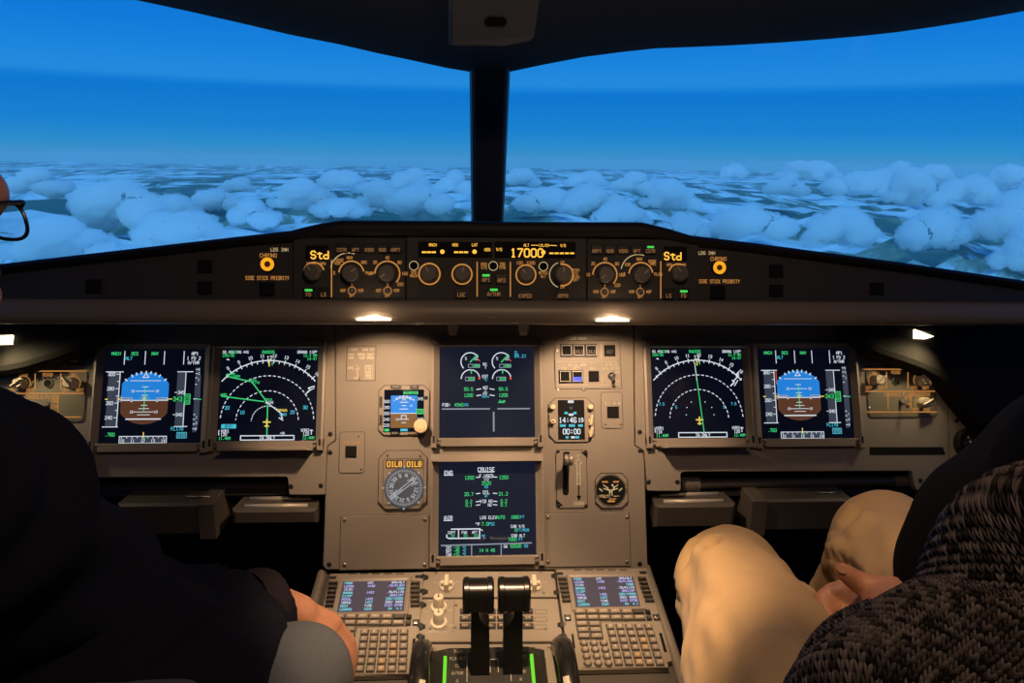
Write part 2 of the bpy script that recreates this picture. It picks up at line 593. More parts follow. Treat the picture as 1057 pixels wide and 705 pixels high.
# ---- overhead console end, a rounded block that hangs from the roof liner
cp = [CW(463, -60, .80), CW(464, 44, .93), CW(468, 47, .935), CW(520, 47.5, .935), CW(547, 42, .93), CW(551, 38, .925), CW(566, -60, .80)]
b = MB()
upv = Vector((0, .06, .12))
rows = [[p + upv for p in cp], cp]
b.loft(rows, smooth=False)
b.add(cp, [(0, 1, 2, 3, 4, 5, 6)], 0)
e = bpy.data.objects.new('overhead_console', None); COL.objects.link(e)
e.location = CW(510, 20, .9)
meta(e, 'dark grey tapered overhead console end hanging from the roof liner above the post', 'console')
e_inv = Matrix.Translation(-e.location)
def under(o, parent):
    """keep the world shape while hanging the mesh under its thing"""
    o.data.transform(parent.matrix_world.inverted() @ o.matrix_world)
    o.matrix_world = Matrix.Identity(4)
    o.parent = parent
    o.matrix_parent_inverse = Matrix.Identity(4)
    return o
bpy.context.view_layer.update()
under(b.build('cover', CONSOLE), e)
pa, pb, pc = CW(464, 44, .93), CW(547, 42, .93), CW(510, -60, .80)
nn = (pb - pa).cross(pc - pa).normalized()
if nn.dot(CAM - pa) < 0: nn = -nn
def oncon(u, v, off):
    d = ray(u, v); t = (pa + nn * off - CAM).dot(nn) / d.dot(nn); return CAM + d * t
b = MB()
sl = [(499 + 3 * 0, 22)]
pts = []
for i in range(20):
    a = 2 * math.pi * i / 20
    uu = 511.5 + (9.5 if math.cos(a) > 0 else -9.5) * 0.6 + 6 * math.cos(a)
    pts.append(oncon(uu, 22.5 + 5 * math.sin(a), .0015))
b.add(pts, [tuple(range(20))])
under(b.build('recess', BLACKMATTE), e)
b = MB()
b.tube([oncon(464.5, -40, .002), oncon(465.2, 44, .002)], .0022, 8)
under(b.build('edge_trim', CONSOLE), e)

# ---- the land below and the clouds above it
tm = bpy.data.materials.new('snowy_land'); tm.use_nodes = True
nt = tm.node_tree; p = nt.nodes['Principled BSDF']; N, L = nt.nodes.new, nt.links.new
tc = N('ShaderNodeTexCoord')
n1 = N('ShaderNodeTexNoise'); n1.inputs['Scale'].default_value = 0.016; n1.inputs['Detail'].default_value = 8; n1.inputs['Roughness'].default_value = .62
n1.inputs['Distortion'].default_value = 1.2
mp = N('ShaderNodeMapping'); mp.inputs['Scale'].default_value = (1, .25, 1)
L(tc.outputs['Object'], mp.inputs[0]); L(mp.outputs[0], n1.inputs['Vector'])
cr = N('ShaderNodeValToRGB')
els = cr.color_ramp.elements
els[0].position = .43; els[0].color = (.06, .15, .15, 1)
els[1].position = .57; els[1].color = (.62, .74, .80, 1)
x_ = els.new(.485); x_.color = (.20, .27, .22, 1)
x_ = els.new(.52); x_.color = (.45, .60, .68, 1)
L(n1.outputs['Fac'], cr.inputs['Fac']); L(cr.outputs['Color'], p.inputs['Base Color'])
p.inputs['Roughness'].default_value = 1; p.inputs['Specular IOR Level'].default_value = 0
b = MB()
rng = np.random.RandomState(3)
GX, GY = 90, 110
rows = []
for j in range(GY + 1):
    y = 60 + 3000 * (j / GY) ** 2.2
    row = []
    for i in range(GX + 1):
        x = (i / GX - .5) * (260 + 2.6 * y)
        q = Vector((x, y, 0)) * .02
        h = noise.fractal(q, 1.0, 2.0, 5, noise_basis='PERLIN_ORIGINAL')
        ridge = 1 - abs(noise.noise(q * 1.4 + Vector((7, 3, 0))))
        row.append(Vector((x, y, -30 + 2.6 * h + 7.5 * ridge ** 3 * min(1, 400 / y))))
    rows.append(row)
b.loft(rows)
structure(b.build('ground', tm))

cm = bpy.data.materials.new('cloud_white'); cm.use_nodes = True
nt = cm.node_tree; nt.nodes.clear(); o_ = nt.nodes.new('ShaderNodeOutputMaterial'); vs = nt.nodes.new('ShaderNodeVolumeScatter')
vs.inputs['Color'].default_value = (.97, .975, .98, 1); vs.inputs['Density'].default_value = .42; vs.inputs['Anisotropy'].default_value = .2
nt.links.new(vs.outputs[0], o_.inputs['Volume'])
SC.cycles.volume_bounces = 10
CLOUDS = [  # pixel of the middle, width, height in pixels, distance
 (118, 214, 100, 66, 260), (40, 190, 70, 28, 420), (60, 252, 110, 46, 180), (185, 246, 110, 50, 200), (176, 216, 60, 40, 290), (245, 192, 36, 18, 480),
 (222, 208, 56, 30, 380), (262, 222, 60, 34, 260), (312, 205, 70, 34, 340), (352, 190, 60, 24, 460), (352, 215, 60, 28, 300), (424, 188, 44, 30, 420), (432, 208, 70, 40, 320), (470, 190, 40, 28, 460),
 (392, 204, 50, 30, 370), (538, 186, 40, 22, 520), (560, 206, 62, 34, 340), (606, 186, 44, 20, 480), (612, 208, 70, 40, 320), (656, 190, 50, 24, 440), (690, 205, 60, 32, 340), (640, 225, 70, 30, 250),
 (702, 236, 56, 46, 230), (757, 179, 30, 22, 520), (776, 232, 90, 44, 220), (812, 192, 40, 30, 420), (824, 178, 46, 20, 560), (843, 178, 50, 22, 540), (886, 190, 70, 34, 420), (868, 238, 74, 52, 210),
 (912, 186, 40, 26, 500), (928, 176, 36, 18, 560), (938, 198, 60, 40, 370), (965, 184, 46, 26, 470), (960, 236, 70, 62, 210), (1000, 200, 60, 40, 360), (1046, 184, 50, 34, 440), (1040, 228, 80, 60, 230), (1070, 262, 90, 60, 190), (1080, 200, 60, 40, 330)]
def cloud_mesh(seed):
    rg = random.Random(seed)
    bm = bmesh.new()
    for i in range(15):
        t = rg.uniform(-1, 1)
        r = (0.40 - .22 * abs(t)) * rg.uniform(.75, 1.1)
        c = Vector((t * .72, rg.uniform(-.3, .3), -.12 + rg.uniform(0, .55) * (1 - abs(t)) ** .7 - .1 * abs(t)))
        d = bmesh.ops.create_icosphere(bm, subdivisions=2, radius=r)
        bmesh.ops.translate(bm, verts=d['verts'], vec=c)
    me = bpy.data.meshes.new('cloud'); bm.to_mesh(me); bm.free()
    o = bpy.data.objects.new('tmp', me); COL.objects.link(o)
    md = o.modifiers.new('r', 'REMESH'); md.mode = 'VOXEL'; md.voxel_size = .028
    dg = bpy.context.evaluated_depsgraph_get()
    me2 = bpy.data.meshes.new_from_object(o.evaluated_get(dg))
    bpy.data.objects.remove(o)
    n = len(me2.vertices)
    co = np.empty(n * 3); me2.vertices.foreach_get('co', co)
    no = np.empty(n * 3); me2.vertex_normals.foreach_get('vector', no)
    co = co.reshape(-1, 3); no = no.reshape(-1, 3)
    for i in range(n):
        q = Vector(co[i]) * 3.2 + Vector((seed, 0, 0))
        d = abs(noise.noise(q)) * .10 + abs(noise.noise(q * 2.3)) * .09 + abs(noise.noise(q * 5)) * .07 + abs(noise.noise(q * 10)) * .035
        co[i] += no[i] * d
    me2.vertices.foreach_set('co', co.ravel())
    me2.polygons.foreach_set('use_smooth', [True] * len(me2.polygons))
    me2.materials.clear(); me2.materials.append(cm)
    return me2
cms = [cloud_mesh(s) for s in range(6)]
ORD = ('first', 'second', 'third', 'fourth', 'fifth', 'sixth', 'seventh', 'eighth', 'ninth', 'tenth', 'eleventh', 'twelfth')
def cloud_labels():
    out_, bins = {}, {}
    for i, (u, v, w, h, D) in enumerate(CLOUDS):
        bins.setdefault(('left' if u < 500 else 'right', 'far' if v < 194 else ('middle' if v < 216 else 'near')), []).append((u, i))
    for (pane, row), l in bins.items():
        l.sort()
        for n, (u, i) in enumerate(l):
            size = 'small' if CLOUDS[i][2] < 46 else ('broad' if CLOUDS[i][2] > 75 else 'puffy')
            where = {'far': 'in the far row under the horizon', 'middle': 'in the middle row', 'near': 'in the near row above the glareshield'}[row]
            out_[i] = '%s pale cloud, %s from left %s, %s windshield pane' % (size, ORD[n], where, pane)
    return out_
CL = cloud_labels()
placed = []
for i, (u, v, w, h, D) in enumerate(CLOUDS):
    for _try in range(14):       # keep neighbouring clouds clear of each other by spacing them in depth
        c_ = CW(u, v, D); s_ = w * D / F * .60
        if all((c_ - q).length > 1.0 * (s_ + r_) for q, r_ in placed): break
        D *= 1.05
    placed.append((c_, s_))
    o = bpy.data.objects.new('cloud', cms[i % 6]); COL.objects.link(o)
    o.location = CW(u, v, D)
    s = w * D / F * .60
    o.scale = (s, s, s * min(1.15, max(.55, 1.25 * h / w)))
    o.rotation_euler = (0, 0, (i * 1.7) % 0.7 - .35 + (math.pi if i % 3 == 1 else 0))
    pane = 'left' if u < 500 else 'right'
    meta(o, CL[i], 'cloud', 'clouds seen through the %s windshield pane' % pane)

# thin haze over the land
hm = bpy.data.materials.new('haze_air'); hm.use_nodes = True
nt = hm.node_tree; nt.nodes.clear(); o_ = nt.nodes.new('ShaderNodeOutputMaterial'); vs = nt.nodes.new('ShaderNodeVolumeScatter')
vs.inputs['Color'].default_value = (.80, .92, 1.0, 1); vs.inputs['Density'].default_value = HAZE; vs.inputs['Anisotropy'].default_value = 0.0
nt.links.new(vs.outputs[0], o_.inputs['Volume'])
b = MB(); b.box(-2500, 2500, 30, 3200, -60, 9)
hz = b.build('haze', hm); meta(hz, 'thin blue haze lying over the snowy land and clouds outside', 'haze', kind='stuff')
# ------------------------------------------------------------------ instrument panel boards
def board(name, label, u, v, pts, extra=None):
    t = T(PF, name, label, 'instrument panel', u, v)
    b = MB(); b.prism(t.P(pts), -.012, 0, 0, .0012)
    b.build('plate', [PANEL], t.e)
    return t


PCEN = board('centre_instrument_panel', 'tall brown-grey metal centre panel with rounded lower corners above the pedestal', 503, 470,
             [(346, 334), (346.5, 455), (338.2, 461), (336.8, 478), (333.4, 584), (337, 588), (665, 588.6), (668.6, 585), (665.2, 477), (663.5, 466), (655, 460), (653.8, 334)])
screws(PCEN, [(335.8 + 4, 582.5), (660.5, 582)], dark=True)
b = MB()
for u, v in ((341, 448.5), (341, 467.5)): pass
PLEFT = board('side_instrument_panel', 'brown-grey metal instrument panel in front of the left seat, beside the black sweater', 200, 470,
              [(345.2, 334), (345.8, 454.6), (337.2, 460.6), (335.4, 509.5), (333.6, 511), (299.5, 511), (298, 509), (297, 494), (295, 492.3), (106, 493), (-60, 491.5), (-60, 334)])
screws(PLEFT, [(341, 448), (341, 467), (331.3, 501.3), (300.5, 502.3)], dark=True)
PRIGHT = board('side_instrument_panel', 'brown-grey metal instrument panel in front of the right seat, with slanted right edge', 830, 470,
               [(654.8, 334), (656, 459.5), (664.6, 465.6), (666.2, 477), (668.2, 505.5), (670, 507), (701, 507), (703, 505), (703, 489), (705, 487), (939, 486.2), (941.5, 488), (944, 502), (947, 506), (989, 506.5), (1012, 443), (974, 392), (974, 334)])
screws(PRIGHT, [(660, 446), (660.7, 465), (669.5, 497.5), (699, 497.5), (950, 496), (987.5, 434)], dark=True)
# flat black strip laid on the right board
b = MB(); q = PRIGHT.P([(897, 461.5), (973, 461.5), (976, 469.5), (898, 469.5)]); b.poly(q, .0006, 0)
b.build('slot', [BLACKMATTE], PRIGHT.e)
b = MB(); b.line(PRIGHT.P([(976.5, 392), (979, 442), (979.5, 505)]), .0012, .0004, 0)
b.build('seam', [SEAM], PRIGHT.e)
b = MB(); b.box(-.016, .016, -.013, .013, 0, .02, 0, .003)
o = b.build('latch_block', [BLACK], PLEFT.e); o.location = (*PLEFT.L(81, 470), 0)


# ------------------------------------------------------------------ display units
class Scr:
    """normalised drawing on a screen: u right, v down, 0..1"""
    def __init__(self, x0, x1, y0, y1, z):
        self.x0, self.y1, self.w, self.h, self.z = x0, y1, x1 - x0, y1 - y0, z
        self.b = MB()
        self.k = 0

    def p(self, u, v): return (self.x0 + u * self.w, self.y1 - v * self.h)
    def zz(self, l=1): return self.z + .00025 * l
    def line(self, pts, m, w=.0075, l=3): self.b.line([self.p(*q) for q in pts], w * self.w, self.zz(l), m)
    def rect(self, u0, u1, v0, v1, m, l=1):
        (x0, y1), (x1, y0) = self.p(u0, v0), self.p(u1, v1); self.b.rect(x0, x1, y0, y1, self.zz(l), m)
    def frame(self, u0, u1, v0, v1, m, w=.007, l=3): self.line([(u0, v0), (u1, v0), (u1, v1), (u0, v1), (u0, v0)], m, w, l)
    def text(self, s, u, v, m, h=.034, al='c', l=4, w=None, rot=0): self.b.text(s, *self.p(u, v), h * .9 * self.w, self.zz(l), m, al, (w or h * .15) * self.w, asp=.54, rot=rot)
    def arc(self, u, v, r, m, a0, a1, w=.009, l=3, n=40): x, y = self.p(u, v); self.b.ring(x, y, (r - w / 2) * self.w, (r + w / 2) * self.w, self.zz(l), m, a0, a1, n)
    def dash(self, u, v, r, m, a0, a1, step, w=.009, l=3): x, y = self.p(u, v); self.b.dash(x, y, r * self.w, w * self.w, self.zz(l), m, a0, a1, step)


def sym_pfd(s, right=False):
    for u in (.20, .405, .595, .79): s.line([(u, .025), (u, .165)], W_, .008)
    s.text('MACH', .115, .05, GR); s.text('DES', .30, .05, GR); s.text('NAV', .50, .05, GR); s.text('ALT', .245, .10, CY)
    s.text('AP1', .90, .05, W_); s.text('1 FD 2', .89, .10, W_); s.text('A/THR', .89, .148, W_)
    # speed tape
    s.rect(.055, .155, .25, .825, TP)
    s.line([(.03, .245), (.20, .245)], W_, .008); s.line([(.03, .825), (.18, .825)], W_, .008); s.line([(.168, .245), (.168, .825)], W_, .009)
    if right: s.line([(.19, .25), (.19, .40)], RD, .008)
    for i, n in enumerate(('300', '280', '260', '240')):
        v = .27 + .153 * i
        s.text(n, .085, v, W_, .036); s.line([(.135, v), (.168, v)], W_, .007)
        if i < 3: s.line([(.145, v + .077), (.168, v + .077)], W_, .007)
    s.line([(.04, .535), (.06, .535)], YE, .012); s.line([(.165, .535), (.205, .52), (.205, .55), (.165, .535)], YE, .007)
    s.frame(.155, .20, .505, .56, WD, .006)
    # attitude ball
    cx, cy, rr, hw = .425, .525, .275, .232
    hz = .548
    def ball(a0, a1, cond):
        pts = []
        for i in range(73):
            a = 2 * math.pi * i / 72
            x, y = cx + max(-hw, min(hw, rr * 1.02 * math.cos(a))), cy + rr * 1.0 * math.sin(a)
            pts.append((x, y))
        return pts
    up, dn = [], []
    for x, y in ball(0, 0, 0):
        up.append((x, min(y, hz))); dn.append((x, max(y, hz)))
    def clean(q):
        o = []
        for p_ in q:
            if not o or (abs(p_[0] - o[-1][0]) + abs(p_[1] - o[-1][1])) > 1e-5: o.append(p_)
        if abs(o[0][0] - o[-1][0]) + abs(o[0][1] - o[-1][1]) < 1e-5: o.pop()
        return o
    s.b.poly([s.p(*q) for q in clean(up)], s.zz(1), SK); s.b.poly([s.p(*q) for q in clean(dn)], s.zz(1), EA)
    s.line([(cx - hw, hz), (cx + hw, hz)], W_, .008)
    s.line([(cx - .15, .34), (cx + .15, .34)], W_, .006)
    for a in (-45, -30, -20, -10, 0, 10, 20, 30, 45):
        x, y = cx + .262 * math.sin(R(a)), cy - .262 * math.cos(R(a))
        s.line([(x, y), (cx + .285 * math.sin(R(a)), cy - .285 * math.cos(R(a)))], W_, .012)
    s.line([(cx - .03, .305), (cx, .262), (cx + .03, .305), (cx - .03, .305)], W_, .008)
    s.line([(cx, .245), (cx, .262)], YE, .012)
    for v, w in ((.405, .03), (.45, .09), (.495, .03), (.60, .03), (.635, .05), (.67, .1), (.70, .06)):
        s.line([(cx - w, v), (cx + w, v)], W_, .006)
    s.line([(cx, .40), (cx, .66)], GR, .008); s.line([(cx - .05, .525), (cx + .05, .525)], GR, .006)
    s.text('10', cx - .12, .45, W_, .026); s.text('10', cx + .12, .45, W_, .026); s.text('10', cx - .12, .67, W_, .026); s.text('10', cx + .12, .67, W_, .026)
    s.line([(cx - .17, .745), (cx + .17, .745)], W_, .012)
    for sg in (-1, 1):
        s.line([(cx + sg * .225, .53), (cx + sg * .125, .53), (cx + sg * .125, .56)], W_, .016, 5)
        s.line([(cx + sg * .22, .53), (cx + sg * .125, .53), (cx + sg * .125, .555)], BK, .008, 6)
    s.frame(cx - .012, cx + .012, .518, .542, YE, .007, 6)
    # altitude tape
    s.rect(.735, .82, .25, .825, TP)
    s.line([(.735, .245), (.89, .245)], W_, .008); s.line([(.82, .245), (.82, .825)], W_, .008); s.line([(.735, .825), (.86, .825)], W_, .008)
    s.text('345', .785, .465, W_, .034); s.text('340', .775, .70, W_, .034); s.line([(.72, .465), (.745, .465)], W_, .006); s.line([(.715, .70), (.74, .70)], W_, .006)
    s.rect(.70, .87, .505, .56, BK, 4)
    s.text('343', .755, .535, GR, .046, l=6); s.frame(.82, .875, .485, .59, GR, .008, 6); s.text('20', .847, .515, GR, .032, l=6); s.text('00', .847, .56, GR, .032, l=6)
    s.line([(.66, .535), (.70, .535)], YE, .010)
    s.text('FL170', .765, .848, CY, .036); s.rect(.765, .86, .887, .945, TP, 1); s.text('STD', .813, .916, CY, .036); s.frame(.765, .86, .887, .945, CY, .006)
    # vertical speed
    s.b.poly([s.p(*q) for q in ((.915, .20), (.95, .20), (.972, .30), (.972, .78), (.95, .885), (.915, .885))], s.zz(1), TP)
    for v in (.22, .265, .31, .38, .70, .75, .80, .85): s.line([(.918, v), (.934, v)], W_, .007)
    s.text('6', .95, .22, W_, .024); s.text('2', .95, .265, W_, .024); s.text('1', .95, .33, W_, .024); s.text('1', .95, .73, W_, .024); s.text('2', .95, .79, W_, .024); s.text('6', .95, .85, W_, .024)
    s.line([(.925, .535), (.985, .54)], GR, .008); s.line([(.91, .535), (.94, .535)], W_, .008)
    s.text('.760', .11, .905, GR, .036)
    # heading strip
    s.rect(.205, .665, .925, .99, TP); s.frame(.205, .665, .925, .995, W_, .007)
    for i in range(9):
        u = .225 + i * .0515
        s.line([(u, .925), (u, .945 if i % 2 else .952)], W_, .006)
    for i, n in enumerate(('10', '11', '12', '13', '14')): s.text(n, .235 + i * .10, .972, W_, .03)
    s.line([(.437, .885), (.437, .935)], YE, .010); s.line([(.45, .93), (.45, .955)], GR, .008)


def sym_nd(s, right=False):
    cx, cy = .50, .79
    s.text('GS 453 TAS 445', .02, .035, W_, .028, 'l'); s.text('453', .108, .035, GR, .029, 'l', 5); s.text('235/35', .02, .072, GR, .03, 'l'); s.line([(.06, .115), (.085, .122), (.075, .108)], W_, .007)
    s.text('RW0935', .485, .035, GR, .032); s.text('GRANA 118*', .985, .035, W_, .030, 'r'); s.text('12.4 NM', .985, .072, GR, .030, 'r'); s.text('14:47', .985, .11, GR, .030, 'r')
    s.arc(cx, cy, .635, W_, 41, 139, .011)
    for i in range(-9, 10):
        a = 90 - i * 5 - (4 if not right else 2)
        l = .025 if i % 2 else .045
        c_, s_ = math.cos(R(a)), math.sin(R(a))
        if 41 < a < 139: s.line([(cx + .635 * c_, cy - .635 * s_), (cx + (.635 + l) * c_, cy - (.635 + l) * s_)], W_, .009)
        if i % 2 == 0 and 43 < a < 137: s.text(str(12 + i // 2), cx + .715 * c_, cy - .715 * s_, W_, .034, rot=R(a - 90), l=4)
    s.text('12', cx, .10, W_, .045); s.line([(cx, .12), (cx, .19)], YE, .012, 6); s.line([(cx + .03, .15), (cx + .03, .18)], GR, .009, 5)
    rings = (.475, .318) if right else (.475, .318, .16)
    for r in rings: s.dash(cx, cy, r, W_, 3, 177, 2.2 / max(r, .3) * 1.3, .009)
    if right:
        s.text('7.5', .10, .62, CY, .03); s.text('7.5', .88, .62, CY, .03); s.text('5', .255, .655, CY, .032); s.text('5', .775, .655, CY, .032)
        s.line([(.475, .16), (.545, .94)], GR, .009, 5); s.line([(.475, .16), (.49, .36)], W_, .006, 6)
        for u, v in ((.36, .74), (.37, .66), (.42, .60), (.57, .60), (.64, .66), (.66, .74)): s.b.disc(*s.p(u, v), .006 * s.w, s.zz(4), W_, 8)
        s.line([(.90, .36), (.95, .31), (.93, .29), (.96, .26)], W_, .012); s.line([(.86, .42), (.90, .38), (.88, .36)], W_, .014); s.line([(.94, .36), (.90, .42)], W_, .010)
        s.text('VOR1', .03, .885, W_, .032, 'l'); s.text('118', .03, .925, W_, .032, 'l'); s.text('11.4NM', .03, .965, GR, .032, 'l')
        s.frame(.27, .79, .935, .985, W_, .010); s.text('TA ONLY', .53, .962, W_, .034)
    else:
        s.text('20', .09, .64, CY, .036); s.text('30', .885, .64, CY, .036); s.text('10', .245, .69, CY, .036); s.text('20', .755, .69, CY, .036)
        s.line([(.505, .93), (.50, .59), (.33, .36), (.11, .31)], GR, .011, 5); s.line([(.03, .515), (.46, .575)], GR, .011, 5); s.line([(.50, .59), (.66, .72)], W_, .009, 5)
        s.line([(.11, .31), (.07, .28), (.15, .27)], GR, .012, 5)
        s.text('LOGRO', .12, .30, GR, .026, 'l', 6); s.text('PESUL', .30, .345, GR, .026, 'l', 6); s.text('FL170', .33, .37, GR, .024, 'l', 6); s.text('AMEL', .02, .50, GR, .028, 'l', 6)
        s.text('TOPUX', .46, .555, GR, .026, 'l', 6); s.text('BAZAS', .48, .585, W_, .024, 'l', 6); s.text('GRANA', .61, .67, YE, .028, 'l', 6); s.text('RW09', .63, .715, CY, .026, 'l', 6)
        s.line([(.64, .70), (.65, .77), (.62, .75)], W_, .009, 6)
        s.line([(.88, .50), (.93, .45), (.91, .43), (.97, .41)], W_, .012); s.line([(.90, .47), (.97, .43)], W_, .008)
        s.rect(.04, .19, .815, .86, CY, 2); s.text('OFST', .115, .838, BK, .03, l=4)
        s.text('VOR1', .04, .89, W_, .032, 'l'); s.text('120', .04, .925, W_, .032, 'l'); s.text('11.4NM', .02, .965, GR, .03, 'l')
        s.frame(.24, .78, .94, .985, W_, .010); s.text('TA ONLY', .51, .963, W_, .034); s.text('<30', .66, .915, W_, .024)
    s.text('VOR2', .93, .885, W_, .032, 'r'); s.text('120', .93, .925, W_, .032, 'r'); s.text('12.4NM', .985, .965, GR, .03, 'r')
    s.line([(.955, .93), (.955, .88), (.94, .89)], W_, .008); s.line([(.955, .88), (.97, .89)], W_, .008)
    s.line([(.018, .93), (.018, .88)], W_, .008)
    # aircraft symbol
    s.line([(cx - .035, .795), (cx + .035, .795)], YE, .015, 6); s.line([(cx, .765), (cx, .845)], YE, .015, 6); s.line([(cx - .02, .838), (cx + .02, .838)], YE, .012, 6)


def sym_ewd(s):
    for cx, n in ((.322, '83.5'), (.652, '83.5')):
        s.arc(cx, .162, .097, W_, 32, 225, .011)
        s.line([(cx, .165), (cx + .075, .085)], GR, .013, 5)
        s.text('5', cx - .045, .125, W_, .03); s.text('10', cx + .058, .128, W_, .032); s.line([(cx + .085, .135), (cx + .10, .155)], RD, .010)
        s.frame(cx - .02, cx + .10, .19, .225, WD, .007); s.rect(cx + .02, cx + .10, .192, .223, GR, 2); s.text(n, cx + .055, .208, BK, .026, l=5)
        s.arc(cx + .003, .352, .097, W_, 12, 180, .011); s.arc(cx + .003, .352, .094, RD, -4, 14, .020)
        s.line([(cx + .012, .25), (cx + .012, .29)], GR, .012, 5)
        s.frame(cx - .05, cx + .045, .333, .372, WD, .007); s.rect(cx - .02, cx + .045, .335, .37, GR, 2); s.text('500', cx + .013, .352, BK, .026, l=5)
    s.text('N1', .48, .19, W_, .034); s.text('%', .484, .225, W_, .026); s.text('EGT', .48, .325, W_, .032); s.text('*C', .485, .362, CY, .026)
    for v, n, t2, m in ((.465, '93.5', 'N2', W_), (.533, '1200', 'FF', W_)):
        s.text(n, .305, v, GR, .036); s.text(n, .67, v, GR, .036); s.text(t2, .482, v - .015, m, .036)
        s.line([(.39, v + .005), (.435, v - .003)], W_, .010); s.line([(.53, v - .003), (.575, v + .005)], W_, .010)
    s.text('%', .482, .49, W_, .024); s.text('KG/H', .482, .548, CY, .026)
    s.text('FOB:', .075, .637, W_, .034); s.text('4940', .205, .637, GR, .036); s.text('KG', .283, .637, CY, .030)
    s.line([(.03, .682), (.525, .682)], WD, .014); s.line([(.61, .682), (.945, .682)], WD, .014); s.line([(.568, .722), (.568, .925)], WD, .017)
    s.text('FLX', .655, .603, GR, .030); s.line([(.62, .615), (.69, .598)], GR, .01)
    s.text('CL', .795, .060, CY, .032, 'l'); s.text('84.1%', .795, .098, CY, .036, 'l')


def sym_sd(s):
    s.text('CRUISE', .49, .085, W_, .044); s.line([(.41, .112), (.57, .112)], W_, .007)
    s.text('ENG', .10, .117, W_, .044); s.line([(.055, .143), (.145, .143)], W_, .007)
    s.text('AIR', .10, .598, W_, .044); s.line([(.055, .625), (.14, .625)], W_, .007)
    s.text('1250', .315, .172, GR, .036); s.text('1250', .67, .172, GR, .036); s.text('F.USED', .49, .155, W_, .036)
    s.text('1+2', .49, .193, W_, .026); s.text('2520', .49, .232, GR, .036); s.text('KG', .49, .272, CY, .028)
    s.text('20.7', .31, .348, GR, .036); s.text('21.2', .665, .348, GR, .036); s.text('OIL', .49, .330, W_, .036); s.text('QT', .49, .367, CY, .026)
    s.text('0.2', .31, .425, GR, .034); s.text('0.1', .31, .464, GR, .034); s.text('0.2', .67, .425, GR, .034); s.text('0.1', .67, .464, GR, .034)
    s.text('VIB N1', .49, .425, W_, .034); s.text('N2', .525, .464, W_, .030)
    for v in (.165, .340, .425, .462):
        s.line([(.385, v + .004), (.425, v)], W_, .009); s.line([(.56, v), (.60, v + .004)], W_, .009)
    s.text('LDG ELEV', .51, .598, W_, .032); s.text('AUTO', .635, .597, GR, .034); s.text('1860', .785, .597, GR, .034); s.text('FT', .86, .597, CY, .030)
    s.text('^P', .40, .668, W_, .034); s.text('7.0', .475, .666, GR, .036); s.text('PSI', .545, .666, CY, .032)
    s.line([(.13, .716), (.42, .716), (.42, .813), (.11, .813), (.085, .80), (.085, .775)], W_, .012); s.line([(.205, .716), (.205, .813)], W_, .010); s.line([(.42, .716), (.45, .735)], W_, .009)
    for u, a_, b_ in ((.135, 'CKPT', '22'), (.265, 'FWD', '22'), (.37, 'AFT', '23')): s.text(a_, u, .752, W_, .028); s.text(b_, u + .01, .79, GR, .032)
    s.text('*C', .46, .795, CY, .03)
    s.text('CAB V/S', .81, .695, W_, .030); s.text('0', .79, .735, GR, .034); s.text('FT/MIN', .865, .735, CY, .030)
    s.text('CAB ALT', .815, .793, W_, .030); s.text('7000', .755, .832, GR, .034); s.text('FT', .84, .832, CY, .030)
    s.line([(.03, .886), (.95, .872)], WD, .013); s.line([(.338, .885), (.338, .995)], WD, .011); s.line([(.64, .88), (.64, .995)], WD, .011)
    for v, a_, b_, c_ in ((.91, 'TAT', '-10', '*C'), (.944, 'SAT', '-35', '*C'), (.98, 'ISA', '+15', '*C')): s.text(a_, .105, v, W_, .030); s.text(b_, .185, v, GR, .030); s.text(c_, .265, v, CY, .026)
    s.text('14 H 48', .495, .942, GR, .034)
    s.text('GW', .685, .905, W_, .03); s.text('60500', .79, .903, GR, .034); s.text('KG', .895, .903, CY, .03)


